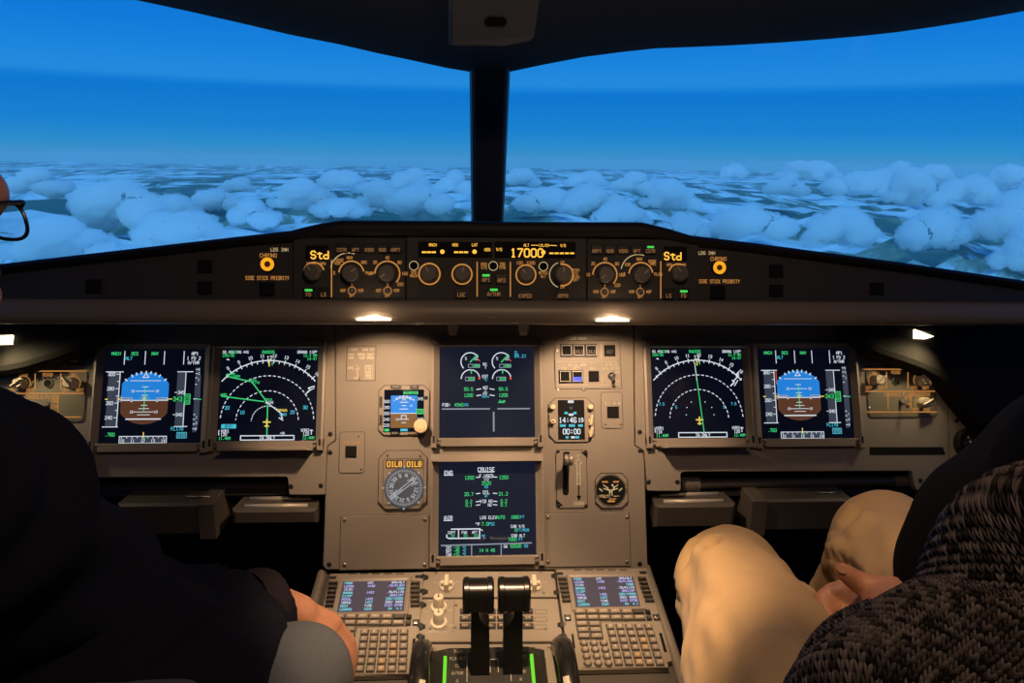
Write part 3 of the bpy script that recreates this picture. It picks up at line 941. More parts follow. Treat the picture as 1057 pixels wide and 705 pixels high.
def display(label, tl, tr, bl, br, fn, glass, lip, visor=True, group='flat display units of the instrument panel'):
    cu, cv = (tl[0] + br[0]) / 2, (tl[1] + br[1]) / 2
    t = T(PF, 'display_unit', label, 'display', cu, cv, 0.0, group)
    TLx, TRx, BLx, BRx = t.L(*tl), t.L(*tr), t.L(*bl), t.L(*br)
    x0, x1 = (TLx[0] + BLx[0]) / 2, (TRx[0] + BRx[0]) / 2
    y0, y1 = (BLx[1] + BRx[1]) / 2, (TLx[1] + TRx[1]) / 2
    zs = .003
    # bezel: flat rim that slopes down to the glass
    b = MB()
    o, m, i = .0135, .0095, 0.0
    def rc(d, z): return [(x0 - d, y0 - d * .8, z), (x1 + d, y0 - d * .8, z), (x1 + d, y1 + d * .8, z), (x0 - d, y1 + d * .8, z)]
    b.loft([rc(o, 0), rc(o, .0085), rc(m, .0100), rc(i, zs), rc(0, 0)], smooth=False, close=True)
    b.build('bezel', [PANEL2], t.e)
    s = Scr(x0, x1, y0, y1, zs)
    s.b.rect(x0 - .001, x1 + .001, y0 - .001, y1 + .001, zs, GB if glass == 'b' else G_)
    fn(s)
    s.b.build('screen', SCREENM, t.e)
    if visor:
        b = MB()
        xa, xb = x0 - .012, x1 + .012
        b.loft([[(xa, y1 + .001, 0), (xa, y1 + .013, 0), (xa, y1 + .013, .014), (xa, y1 + .001, .024)],
                [(xb, y1 + .001, 0), (xb, y1 + .013, 0), (xb, y1 + .013, .014), (xb, y1 + .001, .024)]], smooth=False, close=True)
        n = len(b.v)
        b.f += [[3, 2, 1, 0], [4, 5, 6, 7]]; b.m += [0, 0]; b.s += [False, False]
        b.build('visor', [PANEL2], t.e)
    b = MB()
    xa, xb = x0 - .004, x1 + .004
    zt = .020 if lip else .012
    c = .007
    b.prism([(xa + c, y0 - .014), (xb - c, y0 - .014), (xb - c, y0 - .005), (xb, y0 - .003), (xb, y0 + .0005), (xa, y0 + .0005), (xa, y0 - .003), (xa + c, y0 - .005)], .0, .0115, 0, .0012)
    if lip:
        b.prism([(xa + .014, y0 - .0155), (xb - .006, y0 - .0155), (xb - .012, y0 - .0105), (xa + .022, y0 - .0105)], .0, .040, 0, .001)
    b.build('lower_rail', [PANEL2], t.e)
    for xx in (x0 - .0085, x1 + .0085):
        b = MB(); b.prism([(xx - .005, y0 - .016), (xx + .005, y0 - .016), (xx + .005, y0 + .004), (xx - .005, y0 + .004)], 0, .0125, 0, .001)
        b.box(xx - .002, xx + .002, y0 - .008, y0 + .004, .0125, .0128, 1)
        b.build('latch', [PANEL2, BLACK], t.e)
    return t


display('left outer display with blue and brown horizon ball, nearest the black sweater', (109.5, 360.9), (213.6, 360.2), (102.1, 457.6), (206.7, 458.1), lambda s: sym_pfd(s), 'd', False, False)
display('left map display with green zigzag route and three white range arcs', (228.8, 360.2), (329.2, 360.7), (224.6, 456.1), (326, 455.1), lambda s: sym_nd(s), 'd', True)
display('right map display with one straight green track line and two range arcs', (670.4, 360.2), (765.1, 359.7), (674.6, 452.7), (769.3, 452.7), lambda s: sym_nd(s, True), 'd', True)
display('right outer display with blue and brown horizon ball, red mark on speed tape', (780.4, 360.2), (874.3, 359.7), (786.5, 453.2), (881.2, 452.7), lambda s: sym_pfd(s, True), 'd', False, False)
display('upper centre display with round engine gauges, framed by the lit panel', (453.7, 358.6), (551.5, 359), (453.7, 452.2), (551.5, 452.2), sym_ewd, 'b', False)
display('lower centre display headed CRUISE with rows of green figures, just above the pedestal', (452.8, 476.5), (553.2, 476.5), (452.8, 573.8), (552.6, 573), sym_sd, 'b', False)


# ------------------------------------------------------------------ small instruments on the centre panel
def corner_px(t, u0, u1, v0, v1, c):
    """chamfered plate from pixel bounds"""
    x0, y1 = t.L(u0, v0); x1, y0 = t.L(u1, v1)
    return octo(x0, x1, y0, y1, c)


# standby horizon
t = T(PF, 'standby_horizon', 'small square standby horizon showing blue over brown, with round cream knob', 'flight instrument', 416, 424)
b = MB(); q = corner_px(t, 391, 443.5, 397.5, 449.5, .010); b.prism(q, 0, .004, 0, .0012); b.line(inset(q, .001), .0012, .0042, 1, True)
b.build('housing', [PANEL2, SEAM], t.e)
x0, y1 = t.L(397, 402.5); x1, y0 = t.L(437.5, 446)
s = Scr(x0, x1, y0, y1, .0045)
s.b.rect(x0, x1, y0, y1, .0043, G_)
s.rect(.17, .83, .14, .56, 14); s.rect(.17, .83, .56, .90, 15); s.line([(.17, .56), (.83, .56)], W_, .02)
for v, w in ((.22, .05), (.30, .10), (.38, .05), (.46, .10), (.70, .12), (.78, .05)): s.line([(.50 - w, v), (.50 + w, v)], W_, .02)
s.arc(.5, .46, .30, W_, 50, 130, .02); s.dash(.5, .46, .33, W_, 40, 140, 16, .03); s.line([(.46, .26), (.5, .19), (.54, .26)], YE, .02)
s.frame(.44, .56, .61, .70, W_, .02); s.text('10', .33, .70, W_, .06); s.text('10', .68, .38, W_, .05)
for v, n in ((.28, '300'), (.42, '280'), (.56, '260'), (.70, '240'), (.84, '220')): s.text(n, .07, v, W_, .075)
for v, n in ((.22, '345'), (.70, '340')): s.text(n, .91, v, W_, .075)
s.rect(.80, 1.0, .46, .58, GR, 5); s.text('343', .90, .52, BK, .08, l=7); s.rect(.48, .85, .04, .11, GR, 2); s.text('STD 1013', .665, .075, BK, .055, l=5)
s.rect(.02, .14, .92, .98, GR, 2); s.rect(.42, .60, .92, .98, CY, 2)
s.b.build('screen', SCREENM, t.e)
for u, v, w, h in ((409, 399.6, 11, 3.2), (428, 399.6, 9, 3.2), (393.6, 415, 3, 11), (393.6, 433.5, 3, 10), (408, 447.2, 10, 3), (425.5, 447.2, 8, 2.5)):
    xa, ya = t.L(u - w / 2, v + h / 2); xb, yb = t.L(u + w / 2, v - h / 2)
    b = MB(); b.box(xa, xb, ya, yb, .004, .0075, 0, .0008)
    if w > h: b.text('BUGS' if u < 415 else 'LS', (xa + xb) / 2, (ya + yb) / 2, .0028, .0077, 1)
    b.build('button', [BLACK if u != 425.5 else AMBERDIM, ENGRAVE], t.e)
b = MB(); b.box(-.003, .003, -.003, .003, .004, .0046); o = b.build('light_sensor', [BLACKMATTE], t.e); o.location = (*t.L(440, 411), 0)
b = MB(); b.lathe([(.0085, .004), (.0085, .014), (.0115, .0145), (.0122, .028), (.0108, .031), (.006, .0315)], n=32, flute=.04); b.ring(0, 0, .006, .0072, .0318, 1)
o = b.build('baro_knob', [mat('knob_cream', (.62, .50, .30), .4), KNOBL], t.e); o.location = (*t.L(435.5, 440.5), 0)

# radio magnetic indicator
t = T(PF, 'radio_magnetic_indicator', 'compass card instrument with amber digits above a white two-needle dial', 'flight instrument', 417, 495)
b = MB(); q = corner_px(t, 391, 441, 464.5, 525.5, .013); b.prism(q, 0, .004, 0, .0012); b.line(inset(q, .001), .0012, .0042, 1, True)
q2 = corner_px(t, 396, 437, 473.5, 521, .003); b.line(q2, .0008, .0042, 1, True)
b.build('housing', [PANEL2, SEAM], t.e)
xc, yc = t.L(417.3, 503.3)
b = MB(); b.disc(xc, yc, .0305, .0046, 0, 40); b.ring(xc, yc, .0300, .0335, .0048, 0)
for i in range(72):
    a = R(i * 5); l = .0045 if i % 2 == 0 else .0028
    b.line([(xc + .0295 * math.sin(a), yc + .0295 * math.cos(a)), (xc + (.0295 - l) * math.sin(a), yc + (.0295 - l) * math.cos(a))], .0007, .0052, 1)
for i, n in enumerate(('N', '3', '6', '12', '15', 'S', '21', '24', '27', '30', '33', '9')):
    a = R(i * 30 + 10); b.text(n, xc + .0205 * math.sin(a), yc + .0205 * math.cos(a), .0052, .0053, 1, rot=-a, w=.0011)
for a in range(0, 360, 45):
    a = R(a); b.add([(xc + .0315 * math.sin(a), yc + .0315 * math.cos(a), .0055), (xc + .0355 * math.sin(a - .05), yc + .0355 * math.cos(a - .05), .0055), (xc + .0355 * math.sin(a + .05), yc + .0355 * math.cos(a + .05), .0055)], [(0, 1, 2)], 1)
DIALW = glow('dial_white', (.75, .78, .82), .6)
b.build('dial', [mat('dial_slate', (.045, .055, .075), .6, emit=(.03, .04, .055), strength=.6), DIALW], t.e)
b = MB(); a = R(52); dx, dy = math.sin(a), math.cos(a)
def nl(l, o): return (xc + dx * l - dy * o, yc + dy * l + dx * o)
b.line([nl(-.028, .0022), nl(.020, .0022), nl(.026, 0), nl(.020, -.0022), nl(-.028, -.0022)], .0013, .0062, 0); b.line([nl(.012, .006), nl(.020, 0), nl(.012, -.006)], .0013, .0064, 0); b.line([nl(-.026, 0), nl(-.004, 0)], .001, .0064, 0); b.line([nl(-.02, 0), nl(-.012, .005)], .0012, .0064, 0)
b.build('needle', [DIALW], t.e)
b = MB()
for u0, u1, sx in ((398.5, 416.5, '01L8'), (419, 436.5, '01L8')):
    x0, y0 = t.L(u0, 483.5); x1, y1 = t.L(u1, 474.5)
    b.box(x0, x1, y0, y1, .0035, .0045, 1); b.text(sx, (x0 + x1) / 2, (y0 + y1) / 2, .0082, .0048, 0, asp=.55, w=.0013)
b.build('digit_window', [AMBERHOT, mat('dmd_window', (.06, .05, .035), .4)], t.e)
screws(t, [(400, 470), (434, 470)], .0022, .004)

# placard plate at the upper left of the centre panel
t = T(PF, 'speed_limit_placard', 'thin engraved placard plate with rows of pale lettering, left of the engine display', 'placard', 373, 376)
x0, y1 = t.L(358.3, 357.3); x1, y0 = t.L(387.5, 393)
b = MB(); b.prism([(x0, y0), (x1, y0), (x1, y1), (x0, y1)], 0, .0012, 0, .0005); b.line([(x0, y0), (x1, y0), (x1, y1), (x0, y1)], .001, .0013, 1, True)
for v, l, r_ in ((361, 'LIGHT', 'GEAR EXT'), (366, 'MAX', 'SPEED 250KT'), (369.5, 'MAX', 'FLAP SPEED')): b.text(l, t.L(360, v)[0], t.L(360, v)[1], .0036, .0014, 2, 'l'); b.text(r_, t.L(386, v)[0], t.L(386, v)[1], .0036, .0014, 2, 'r', asp=.5)
for i, (l, r_) in enumerate((('1', '230'), ('1+F', '215'), ('2', '200'), ('3', '185'), ('FULL', '177'))): b.text(l, *t.L(369, 378 + 3.1 * i), .0034, .0014, 2); b.text(r_ + 'KT', *t.L(381, 378 + 3.1 * i), .0036, .0014, 2)
b.text('VFE', *t.L(362, 380), .0038, .0014, 2)
b.build('plate', [PANEL2, SEAM, mat('engraving', (.62, .55, .42), .6)], t.e)
screws(t, [(373, 360.3), (372.5, 390.5)], .0022, .0012)
# blank strip above it
t = T(PF, 'blank_strip', 'narrow blank panel strip with screws at the top edge, left of the engine display', 'panel', 392, 349)
x0, y1 = t.L(357, 343.5); x1, y0 = t.L(427, 354.5)
b = MB(); b.prism([(x0, y0), (x1, y0), (x1, y1), (x0, y1)], 0, .0012, 0, .0005)
b.build('plate', [PANEL2], t.e); screws(t, [(362, 348), (424, 348)], .0022, .0012)


def pushbutton(t, u, v, su, sv, leg=None, lm=AMBERDIM, face=BLACK, name='push_button', frame=False, ledc=None):
    x0, y0 = t.L(u - su / 2, v + sv / 2); x1, y1 = t.L(u + su / 2, v - sv / 2)
    cx, cy = (x0 + x1) / 2, (y0 + y1) / 2
    b = MB(); b.box(x0 - cx, x1 - cx, y0 - cy, y1 - cy, 0, .0045, 0, .0009)
    if frame: b.line([(x0 - cx + .0012, y0 - cy + .0012), (x1 - cx - .0012, y0 - cy + .0012), (x1 - cx - .0012, y1 - cy - .0012), (x0 - cx + .0012, y1 - cy - .0012)], .0011, .0047, 3, True)
    if leg: b.text(leg, 0, -(y1 - y0) * .12, (y1 - y0) * .30, .0048, 1, asp=.5)
    if ledc is not None: b.rect(-(x1 - x0) * .33, (x1 - x0) * .33, (y1 - y0) * .22, (y1 - y0) * .40, .0048, 2)
    o = b.build(name, [face, lm, ledc or GREENLED, WHITEFR], t.e)
    o.location = (cx, cy, 0)
    return o


WHITEFR = mat('button_frame_grey', (.34, .31, .26), .5)
# terrain switches, left and right
for k, (lab, u0, u1, v0, v1, bu, bv, txt) in enumerate((
        ('small terrain display switch plate with amber legend, left of the compass instrument', 351, 376, 446, 488, 362.5, 466, (363, 457)),
        ('small terrain display switch plate below the gear annunciators, right of the clock', 620, 643, 405, 442, 632.5, 425.5, (632, 416.5)))):
    t = T(PF, 'terrain_switch_plate', lab, 'switch panel', bu, bv)
    b = MB(); q = corner_px(t, u0, u1, v0, v1, .003); b.prism(q, 0, .0012, 0, .0005); b.line(q, .0009, .0013, 1, True)
    b.text('TERR ON ND', *t.L(*txt), .0042, .0015, 2, asp=.5)
    b.build('plate', [PANEL2, SEAM, AMBER if k == 0 else ENGRAVE], t.e)
    pushbutton(t, bu, bv, 11.5, 11.5, None, face=BLACKMATTE)
    screws(t, [(370.5, 450), (373, 484)] if k == 0 else [(625, 438), (640.5, 438)], .0018, .0012)

# gear and autobrake annunciators
t = T(PF, 'autobrake_panel', 'annunciator panel with seven black push buttons, one lit blue, at upper right of centre panel', 'switch panel', 606, 376)
b = MB(); x0, y1 = t.L(572, 351.5); x1, y0 = t.L(641.5, 401)
q = [(x0 + .003, y0), (x1 + .001, y0), (x1, y0 + .003), (x1 - .001, y1 - .003), (x1 - .004, y1), (x0 + .002, y1), (x0, y1 - .003), (x0 + .0005, y0 + .003)]
b.prism(q, 0, .0014, 0, .0005); b.line(q, .0009, .0015, 1, True)
b.text('LDG GEAR', *t.L(597, 349.7), .0042, .0016, 2); b.text('AUTO BRK', *t.L(596, 376.5), .0046, .0016, 2); b.text('LO', *t.L(582, 380.6), .0046, .0016, 2); b.text('MED', *t.L(595, 380.6), .0048, .0016, 2); b.text('MAX', *t.L(612, 380.6), .0046, .0016, 2)
b.text('A/SKID', *t.L(631, 376.5), .0044, .0016, 2); b.text('N/W STRG', *t.L(630.5, 380.2), .0044, .0016, 2); b.text('ON', *t.L(637, 384), .0042, .0016, 2); b.text('OFF', *t.L(637, 394.2), .0042, .0016, 2)
b.line([t.L(575.5, 373.5), t.L(638, 373.5)], .0012, .0016, 2); b.line([t.L(620.5, 355), t.L(620.5, 370)], .0010, .0016, 2); b.line([t.L(621.5, 376), t.L(621.5, 396)], .0010, .0016, 2); b.line([t.L(575.5, 397.5), t.L(638.5, 397.5)], .0010, .0016, 2)
for a_, c_ in (((578, 355.3), (616.2, 369)), ((576.5, 382), (602.2, 396))):
    xa, ya = t.L(*a_); xb, yb = t.L(*c_); b.box(xa, xb, yb, ya, .0013, .0030, 3, .0008)
b.build('plate', [PANEL2, SEAM, ENGRAVE, BLACK], t.e)
for u, lg in ((584.3, None), (597, 'UNLK'), (609.8, 'UNLK')):
    o = pushbutton(t, u, 362.2, 11, 11, lg, KEYD, BLACKMATTE, 'annunciator', True); o.location.z = .0030
pushbutton(t, 629, 362.2, 11, 11.5, 'HOT', KEYD, BLACKMATTE, 'annunciator')
o = pushbutton(t, 582.7, 389, 11, 11.5, None, KNOBD, BLACKMATTE, 'annunciator', True); o.location.z = .0030
o = pushbutton(t, 595.5, 389, 11, 11.5, None, KNOBD, BLACKMATTE, 'annunciator', True); o.location.z = .003
b = MB(); xa, ya = t.L(591.3, 393.8); xb, yb = t.L(599.7, 389.6); b.rect(xa, xb, ya, yb, .0082, 0); b.text('DECEL', (xa + xb) / 2, (ya + yb) / 2, .003, .0085, 1, asp=.45)
b.build('blue_light', [glow('decel_blue', (.03, .10, 1.0), 1.3), BLACK], t.e)
pushbutton(t, 612.7, 388.7, 10.5, 11, None, KEYD, BLACKMATTE, 'annunciator')
b = MB(); b.lathe([(.0062, 0), (.0062, .004), (.004, .006), (.0025, .007)], n=20); b.tube([(0, 0, .005), (-.0005, -.008, .016), (-.0005, -.012, .021)], [.0022, .0026, .0034], 10)
o = b.build('toggle_switch', [STEEL], t.e); o.location = (*t.L(631, 388.3), .0012)
screws(t, [(574.5, 349.5), (612, 345.8), (640, 349.5), (574.8, 362), (639, 372.3), (576, 402.4), (602.3, 402)], .0022, .001)

# clock
t = T(PF, 'digital_clock', 'octagonal digital clock reading 14:46 over 0000, with cream side buttons', 'clock', 589.5, 432)
b = MB(); q = corner_px(t, 565.5, 614, 410.5, 456.5, .012); b.prism(q, 0, .003, 0, .001); b.line(inset(q, .001), .0011, .0032, 1, True)
b.build('housing', [PANEL2, SEAM], t.e)
x0, y1 = t.L(575.5, 413.2); x1, y0 = t.L(603.5, 453.6)
s = Scr(x0, x1, y0, y1, .004); s.b.box(x0, x1, y0, y1, .002, .0040, BK)
s.rect(.38, .60, .01, .075, W_, 2); s.rect(.40, .58, .345, .40, W_, 2); s.rect(.47, .62, .92, .97, W_, 2)
for u0, u1, v in ((.24, .37, .33), (.58, .70, .33), (.06, .28, .65), (.40, .63, .65), (.75, .93, .65), (.27, .38, .945), (.64, .78, .945)): s.rect(u0, u1, v - .03, v + .03, CY, 2)
s.text('14:46', .36, .51, W_, .20, w=.035); s.text('19', .85, .51, W_, .155, w=.03); s.text('00:00', .50, .80, W_, .20, w=.035)
s.text('11', .5, .2, WD, .09)
s.b.build('screen', SCREENM, t.e)
CREAM = MATS['knob_cream']
for u, v, big in ((570, 420.5, 0), (570.2, 435.5, 1), (608.6, 420.5, 0), (609.3, 434, 2), (609.3, 446, 2)):
    b = MB()
    if big == 2: b.lathe([(.004, 0), (.004, .003)], n=14); b.prism([(-.004, -.0085), (.0005, -.0085), (.004, .0085), (-.0005, .0085)], .003, .010, 0, .001)
    else: b.lathe([(.0042, 0), (.0034, .003), (.0044, .0035), (.0044, .010), (.0036, .011)], n=20); b.disc(0, 0, .0017, .0112, 1 if big else 0, 10)
    o = b.build('button', [CREAM, BLACK], t.e); o.location = (*t.L(u, v), .003)

# landing gear lever
t = T(PF, 'landing_gear_panel', 'landing gear lever plate with slot, round grey lever handle and amber UP-DOWN arrow', 'lever panel', 591, 494)
q = corner_px(t, 573.5, 606.5, 464.5, 524, .006)
b = MB(); b.prism(q, 0, .0014, 0, .0006); b.line(q, .0011, .0015, 1, True)
sl = []
xa, ya = t.L(583.8, 508)
for i in range(13): sl.append((xa - .0052 * math.cos(math.pi * i / 12), ya - .0052 * math.sin(math.pi * i / 12)))
xb, yb = t.L(584.5, 466.5)
sl += [(xb + .0052, yb), (xb - .0052, yb)]
b.poly(sl, .0017, 2)
b.line([t.L(597.3, 500), t.L(597.3, 513)], .0020, .0017, 2); b.add([(*t.L(594.8, 511.5), .0017), (*t.L(600, 511.5), .0017), (*t.L(597.4, 517), .0017)], [(0, 2, 1)], 2)
b.line([t.L(595.5, 500), t.L(595.6, 478.5), t.L(593.6, 478.5), t.L(597, 473), t.L(600.3, 478.5), t.L(598.6, 478.5), t.L(598.9, 500)], .0011, .0017, 3); b.line([t.L(595.5, 489), t.L(598.9, 489)], .0011, .0017, 3); b.line([t.L(595.5, 500), t.L(598.9, 500)], .0011, .0017, 3)
b.text('UP', *t.L(596.5, 470.3), .0045, .0017, 3); b.text('DOWN', *t.L(597.6, 519.5), .0050, .0017, 3)
for c_ in ((603.3, 468.8), (577, 519.6)):
    x_, y_ = t.L(*c_); sg = 1 if c_[0] > 590 else -1
    b.add([(x_ - sg * .007, y_ + sg * .004, .0018), (x_ + sg * .005, y_ + sg * .004, .0018), (x_ + sg * .005, y_ - sg * .007, .0018)], [(0, 1, 2)], 2)
b.build('plate', [PANEL2, SEAM, BLACKMATTE, ENGRAVE], t.e)
b = MB(); xh, yh = t.L(584, 474.5)
b.tube([(xh, yh - .003, -.004), (xh, yh - .0015, .012), (xh, yh, .030)], [.0035, .0035, .004], 10)
rows = []
for k, xx in enumerate((-.0075, -.0065, -.0015, .0, .0015, .0065, .0075)):
    rr = (.007, .0095, .0095, .0078, .0095, .0095, .007)[k]
    rows.append([(xh + xx, yh + rr * math.cos(2 * math.pi * i / 24), .034 + rr * math.sin(2 * math.pi * i / 24)) for i in range(24)])
b.loft(rows, 1, True, True); b.add(rows[0], [tuple(range(24))[::-1]], 1); b.add(rows[-1], [tuple(range(24))], 1)
b.build('lever', [KNOBD, mat('lever_wheel_grey', (.16, .14, .12), .4)], t.e)
screws(t, [(576, 466), (604.5, 466), (576.5, 522), (605, 522)], .0024, .0014, dark=True)

# brake pressure gauge
t = T(PF, 'brake_pressure_gauge', 'round black triple brake pressure gauge with yellow markings in an octagonal bezel', 'gauge', 630, 506)
q = corner_px(t, 613.8, 648, 488.5, 524, .010)
b = MB(); b.prism(q, 0, .003, 0, .001); b.line(q, .0014, .0031, 1, True); b.ring(0, 0, .0245, .0265, .0034, 2)
b.build('bezel', [PANEL2, SEAM, STEEL], t.e)
b = MB(); b.disc(0, 0, .0245, .0034, 0, 40)
for sg in (-1, 1):
    b.rect(sg * .0095 - .005, sg * .0095 + .005, .0128, .0153, .0038, 1)
    b.line([(0, -.003), (sg * .004, .0005), (sg * .012, .003)], .0016, .0038, 2); b.line([(sg * .004, .0035), (sg * .0125, .009)], .0014, .0038, 2); b.line([(sg * .002, -.002), (sg * .002, -.009)], .0014, .0038, 2)
    b.line([(sg * .0145, -.001), (sg * .019, .003)], .0018, .0038, 2)
b.ring(0, .008, .007, .0083, .0038, 2, 200, 340, 20); b.disc(.003, .0085, .0018, .0042, 2, 10); b.line([(.003, .0085), (.006, .005)], .0014, .0041, 2)
b.rect(-.022, -.001, -.0125, -.0075, .0040, 3); b.text('ACCU PRESS', -.0115, -.010, .0030, .0043, 0, asp=.5); b.rect(-.006, .0065, -.0195, -.0165, .0040, 1); b.rect(-.003, .009, -.0150, -.0135, .004, 1); b.line([(.005, -.010), (.013, -.0095)], .0016, .0040, 3)
b.build('dial', [BLACKMATTE, AMBER, ENGRAVE, mat('gauge_tag', (.40, .33, .24), .5)], t.e)

# blank covers beside the lower display
for lab, u0, u1, v0, v1 in (('blank screwed cover plate left of the lower centre display', 352, 442.5, 532.5, 587), ('blank screwed cover plate right of the lower centre display', 561.5, 651, 530, 584)):
    t = T(PF, 'blank_cover', lab, 'cover plate', (u0 + u1) / 2, (v0 + v1) / 2)
    x0, y1 = t.L(u0, v0); x1, y0 = t.L(u1, v1)
    b = MB(); b.prism([(x0, y0), (x1, y0), (x1, y1), (x0, y1)], 0, .0022, 0, .0008); b.line([(x0, y0), (x1, y0), (x1, y1), (x0, y1)], .0013, .0008, 1, True)
    b.build('plate', [PANEL, SEAM], t.e)
    screws(t, [(u0 + 4, v0 + 4), (u1 - 4, v0 + 4), (u0 + 4, v1 - 4), (u1 - 4, v1 - 4)], .0026, .0022)


# ------------------------------------------------------------------ lighting panels at the outer ends
def light_panel(label, bounds, ys, cols, knobs, jack, toggle, txt, red=False):
    u0, u1, v0, v1 = bounds
    t = T(PF, 'lighting_control_panel', label, 'control panel', (u0 + u1) / 2, (v0 + v1) / 2)
    q = corner_px(t, u0, u1, v0, v1, .004)
    b = MB(); b.prism(q, 0, .0018, 0, .0006); b.line(q, .001, .0019, 1, True)
    for v, a_, c_ in ys: b.line([t.L(a_, v), t.L(c_, v)], .0018, .0021, 2)
    for u, a_, c_ in cols: b.line([t.L(u, a_), t.L(u, c_)], .0016, .0021, 2)
    for s_, u, v in txt: b.text(s_, *t.L(u, v), .0055, .0021, 2, asp=.55)
    for u, v in knobs: x, y = t.L(u, v); b.ring(x, y, .0118, .0130, .0021, 2, -30, 210)
    b.build('plate', [mat('lighting_panel_olive', (.115, .105, .075), .6), SEAM, AMBER], t.e)
    for i, (u, v) in enumerate(knobs):
        b = MB(); b.lathe([(.010, .0018), (.010, .006), (.0092, .0075), (.0085, .017), (.0072, .0185)], n=28, flute=.04)
        b.box(-.0015, .0015, -.011, .011, .0185, .0235, 1, .0007)
        o = b.build('dimmer_knob', [KNOBL, KNOBL], t.e); o.location = (*t.L(u, v), 0); o.rotation_euler = (0, 0, (-.9, .7, -1.1)[i % 3])
    b = MB(); b.lathe([(.0078, .0018), (.0078, .004), (.0062, .0046), (.0062, .0014)], n=24); b.disc(0, 0, .006, .0049, 1, 20)
    o = b.build('push_button', [mat('jack_olive', (.2, .18, .12), .5), BLACKMATTE], t.e); o.location = (*t.L(*jack), 0)
    b = MB(); b.lathe([(.004, .0018), (.004, .005), (.003, .006)], n=14); b.tube([(0, 0, .005), (0, -.006, .016), (0, -.009, .020)], [.0018, .0022, .003], 8)
    o = b.build('toggle_switch', [STEEL], t.e); o.location = (*t.L(*toggle), 0)
    return t


t = light_panel('amber-lined lighting panel with two cream knobs left of the left outer display', (-6, 86.5, 383, 435), ((383.2, 18, 90), (406.2, 10, 87), (430.5, -4, 84)), ((37, 386, 402), (63.5, 386, 402), (60.5, 411, 427)),
                [(24, 396), (75.5, 396)], (50.5, 396), (50, 418), (('PFD', 25, 387), ('ROAD', 50, 387), ('ND', 77, 387), ('OFF', 14, 403), ('BRT', 32, 403), ('OFF', 69, 403), ('BRT', 83, 403), ('CONSOLE/FLOOR', 44, 410), ('ON', 57, 414), ('DIM', 57, 420)))
b = MB(); b.box(-.011, .011, -.008, .008, 0, .006, 0, .001); b.box(-.006, .006, -.003, .001, .006, .010, 1, .001)
o = b.build('connector', [BLACK, KNOBL], t.e); o.location = (*t.L(78.5, 372.5), 0)
t = light_panel('amber-lined lighting panel with three knobs right of the right outer display', (892.5, 967, 378, 430.5), ((381.3, 891.5, 954.5), (404, 893, 964), (425.3, 894.5, 966.5)), ((914.5, 384.5, 401), (936.5, 384.5, 401), (916, 407, 422), (939.5, 407, 422)),
                [(903, 393), (949.5, 393), (951, 416)], (924.5, 393.5), (929.5, 415), (('ND', 902, 385.3), ('ROAD', 924, 384.5), ('PFD', 947.5, 385.3), ('OFF', 896.5, 400.5), ('BRT', 910, 400.5), ('OFF', 943, 400.5), ('BRT', 955, 400.5), ('CONSOLE/FLOOR', 928, 407.3), ('LOUDSPKR', 950, 407.3), ('OFF', 945, 422.8), ('MAX', 956, 422.8), ('OFF', 936, 411), ('DIM', 936, 418)))
b = MB(); b.disc(0, 0, .0014, .0022, 0, 8); o = b.build('sensor_dot', [WHITE], t.e); o.location = (*t.L(897, 420.5), 0)

# round vent at the far right
t = T(PF, 'air_vent', 'round black air vent ball at the right end of the instrument panel', 'air vent', 999.5, 458, .0)
b = MB(); b.lathe([(.027, -.01), (.028, .012), (.026, .016), (.022, .014), (.020, .010)], n=36, cap=False)
b.build('ring', [BLACK], t.e)
b = MB(); b.lathe([(.021, .004), (.020, .014), (.016, .021), (.009, .025), (.004, .026)], n=36)
b.build('ball', [mat('vent_gloss', (.01, .01, .01), .2)], t.e)

# side shrouds, the dark curved cheeks under the ends of the glareshield
SHR = mat('shroud_fabric', (0.007, 0.0062, 0.0055), .8, bump=.15, bscale=300, spec=.2)
for lab, pts, u, v in (('dark curved cheek shroud over the outer end of the left instrument panel', [(112, 325), (108, 348), (96, 356), (78, 365), (58, 372), (38, 378), (24, 382), (8, 385), (-30, 388), (-150, 388), (-150, 310)], 20, 360),
                       ('dark curved cheek shroud above the air vent at the right end of the panel', [(868, 325), (876, 347), (890, 358), (906, 367), (928, 374), (950, 382), (966, 390), (976, 398), (992, 418), (1010, 440), (1040, 458), (1150, 480), (1150, 310)], 960, 355)):
    t = T(PF, 'cheek_shroud', lab, 'shroud', u, v, .035)
    q = t.P(pts)
    rows = []
    for h, d in ((-.045, 0), (-.006, 0), (0.003, .004), (.006, .012)):
        qq = inset(q if sum(q[i][0] * q[(i + 1) % len(q)][1] - q[(i + 1) % len(q)][0] * q[i][1] for i in range(len(q))) > 0 else q[::-1], d) if d else (q if sum(q[i][0] * q[(i + 1) % len(q)][1] - q[(i + 1) % len(q)][0] * q[i][1] for i in range(len(q))) > 0 else q[::-1])
        rows.append([(x, y, h) for x, y in qq])
    b = MB(); b.loft(rows, close=True); b.add(rows[-1], [tuple(range(len(q)))])
    b.build('cover', [SHR], t.e)

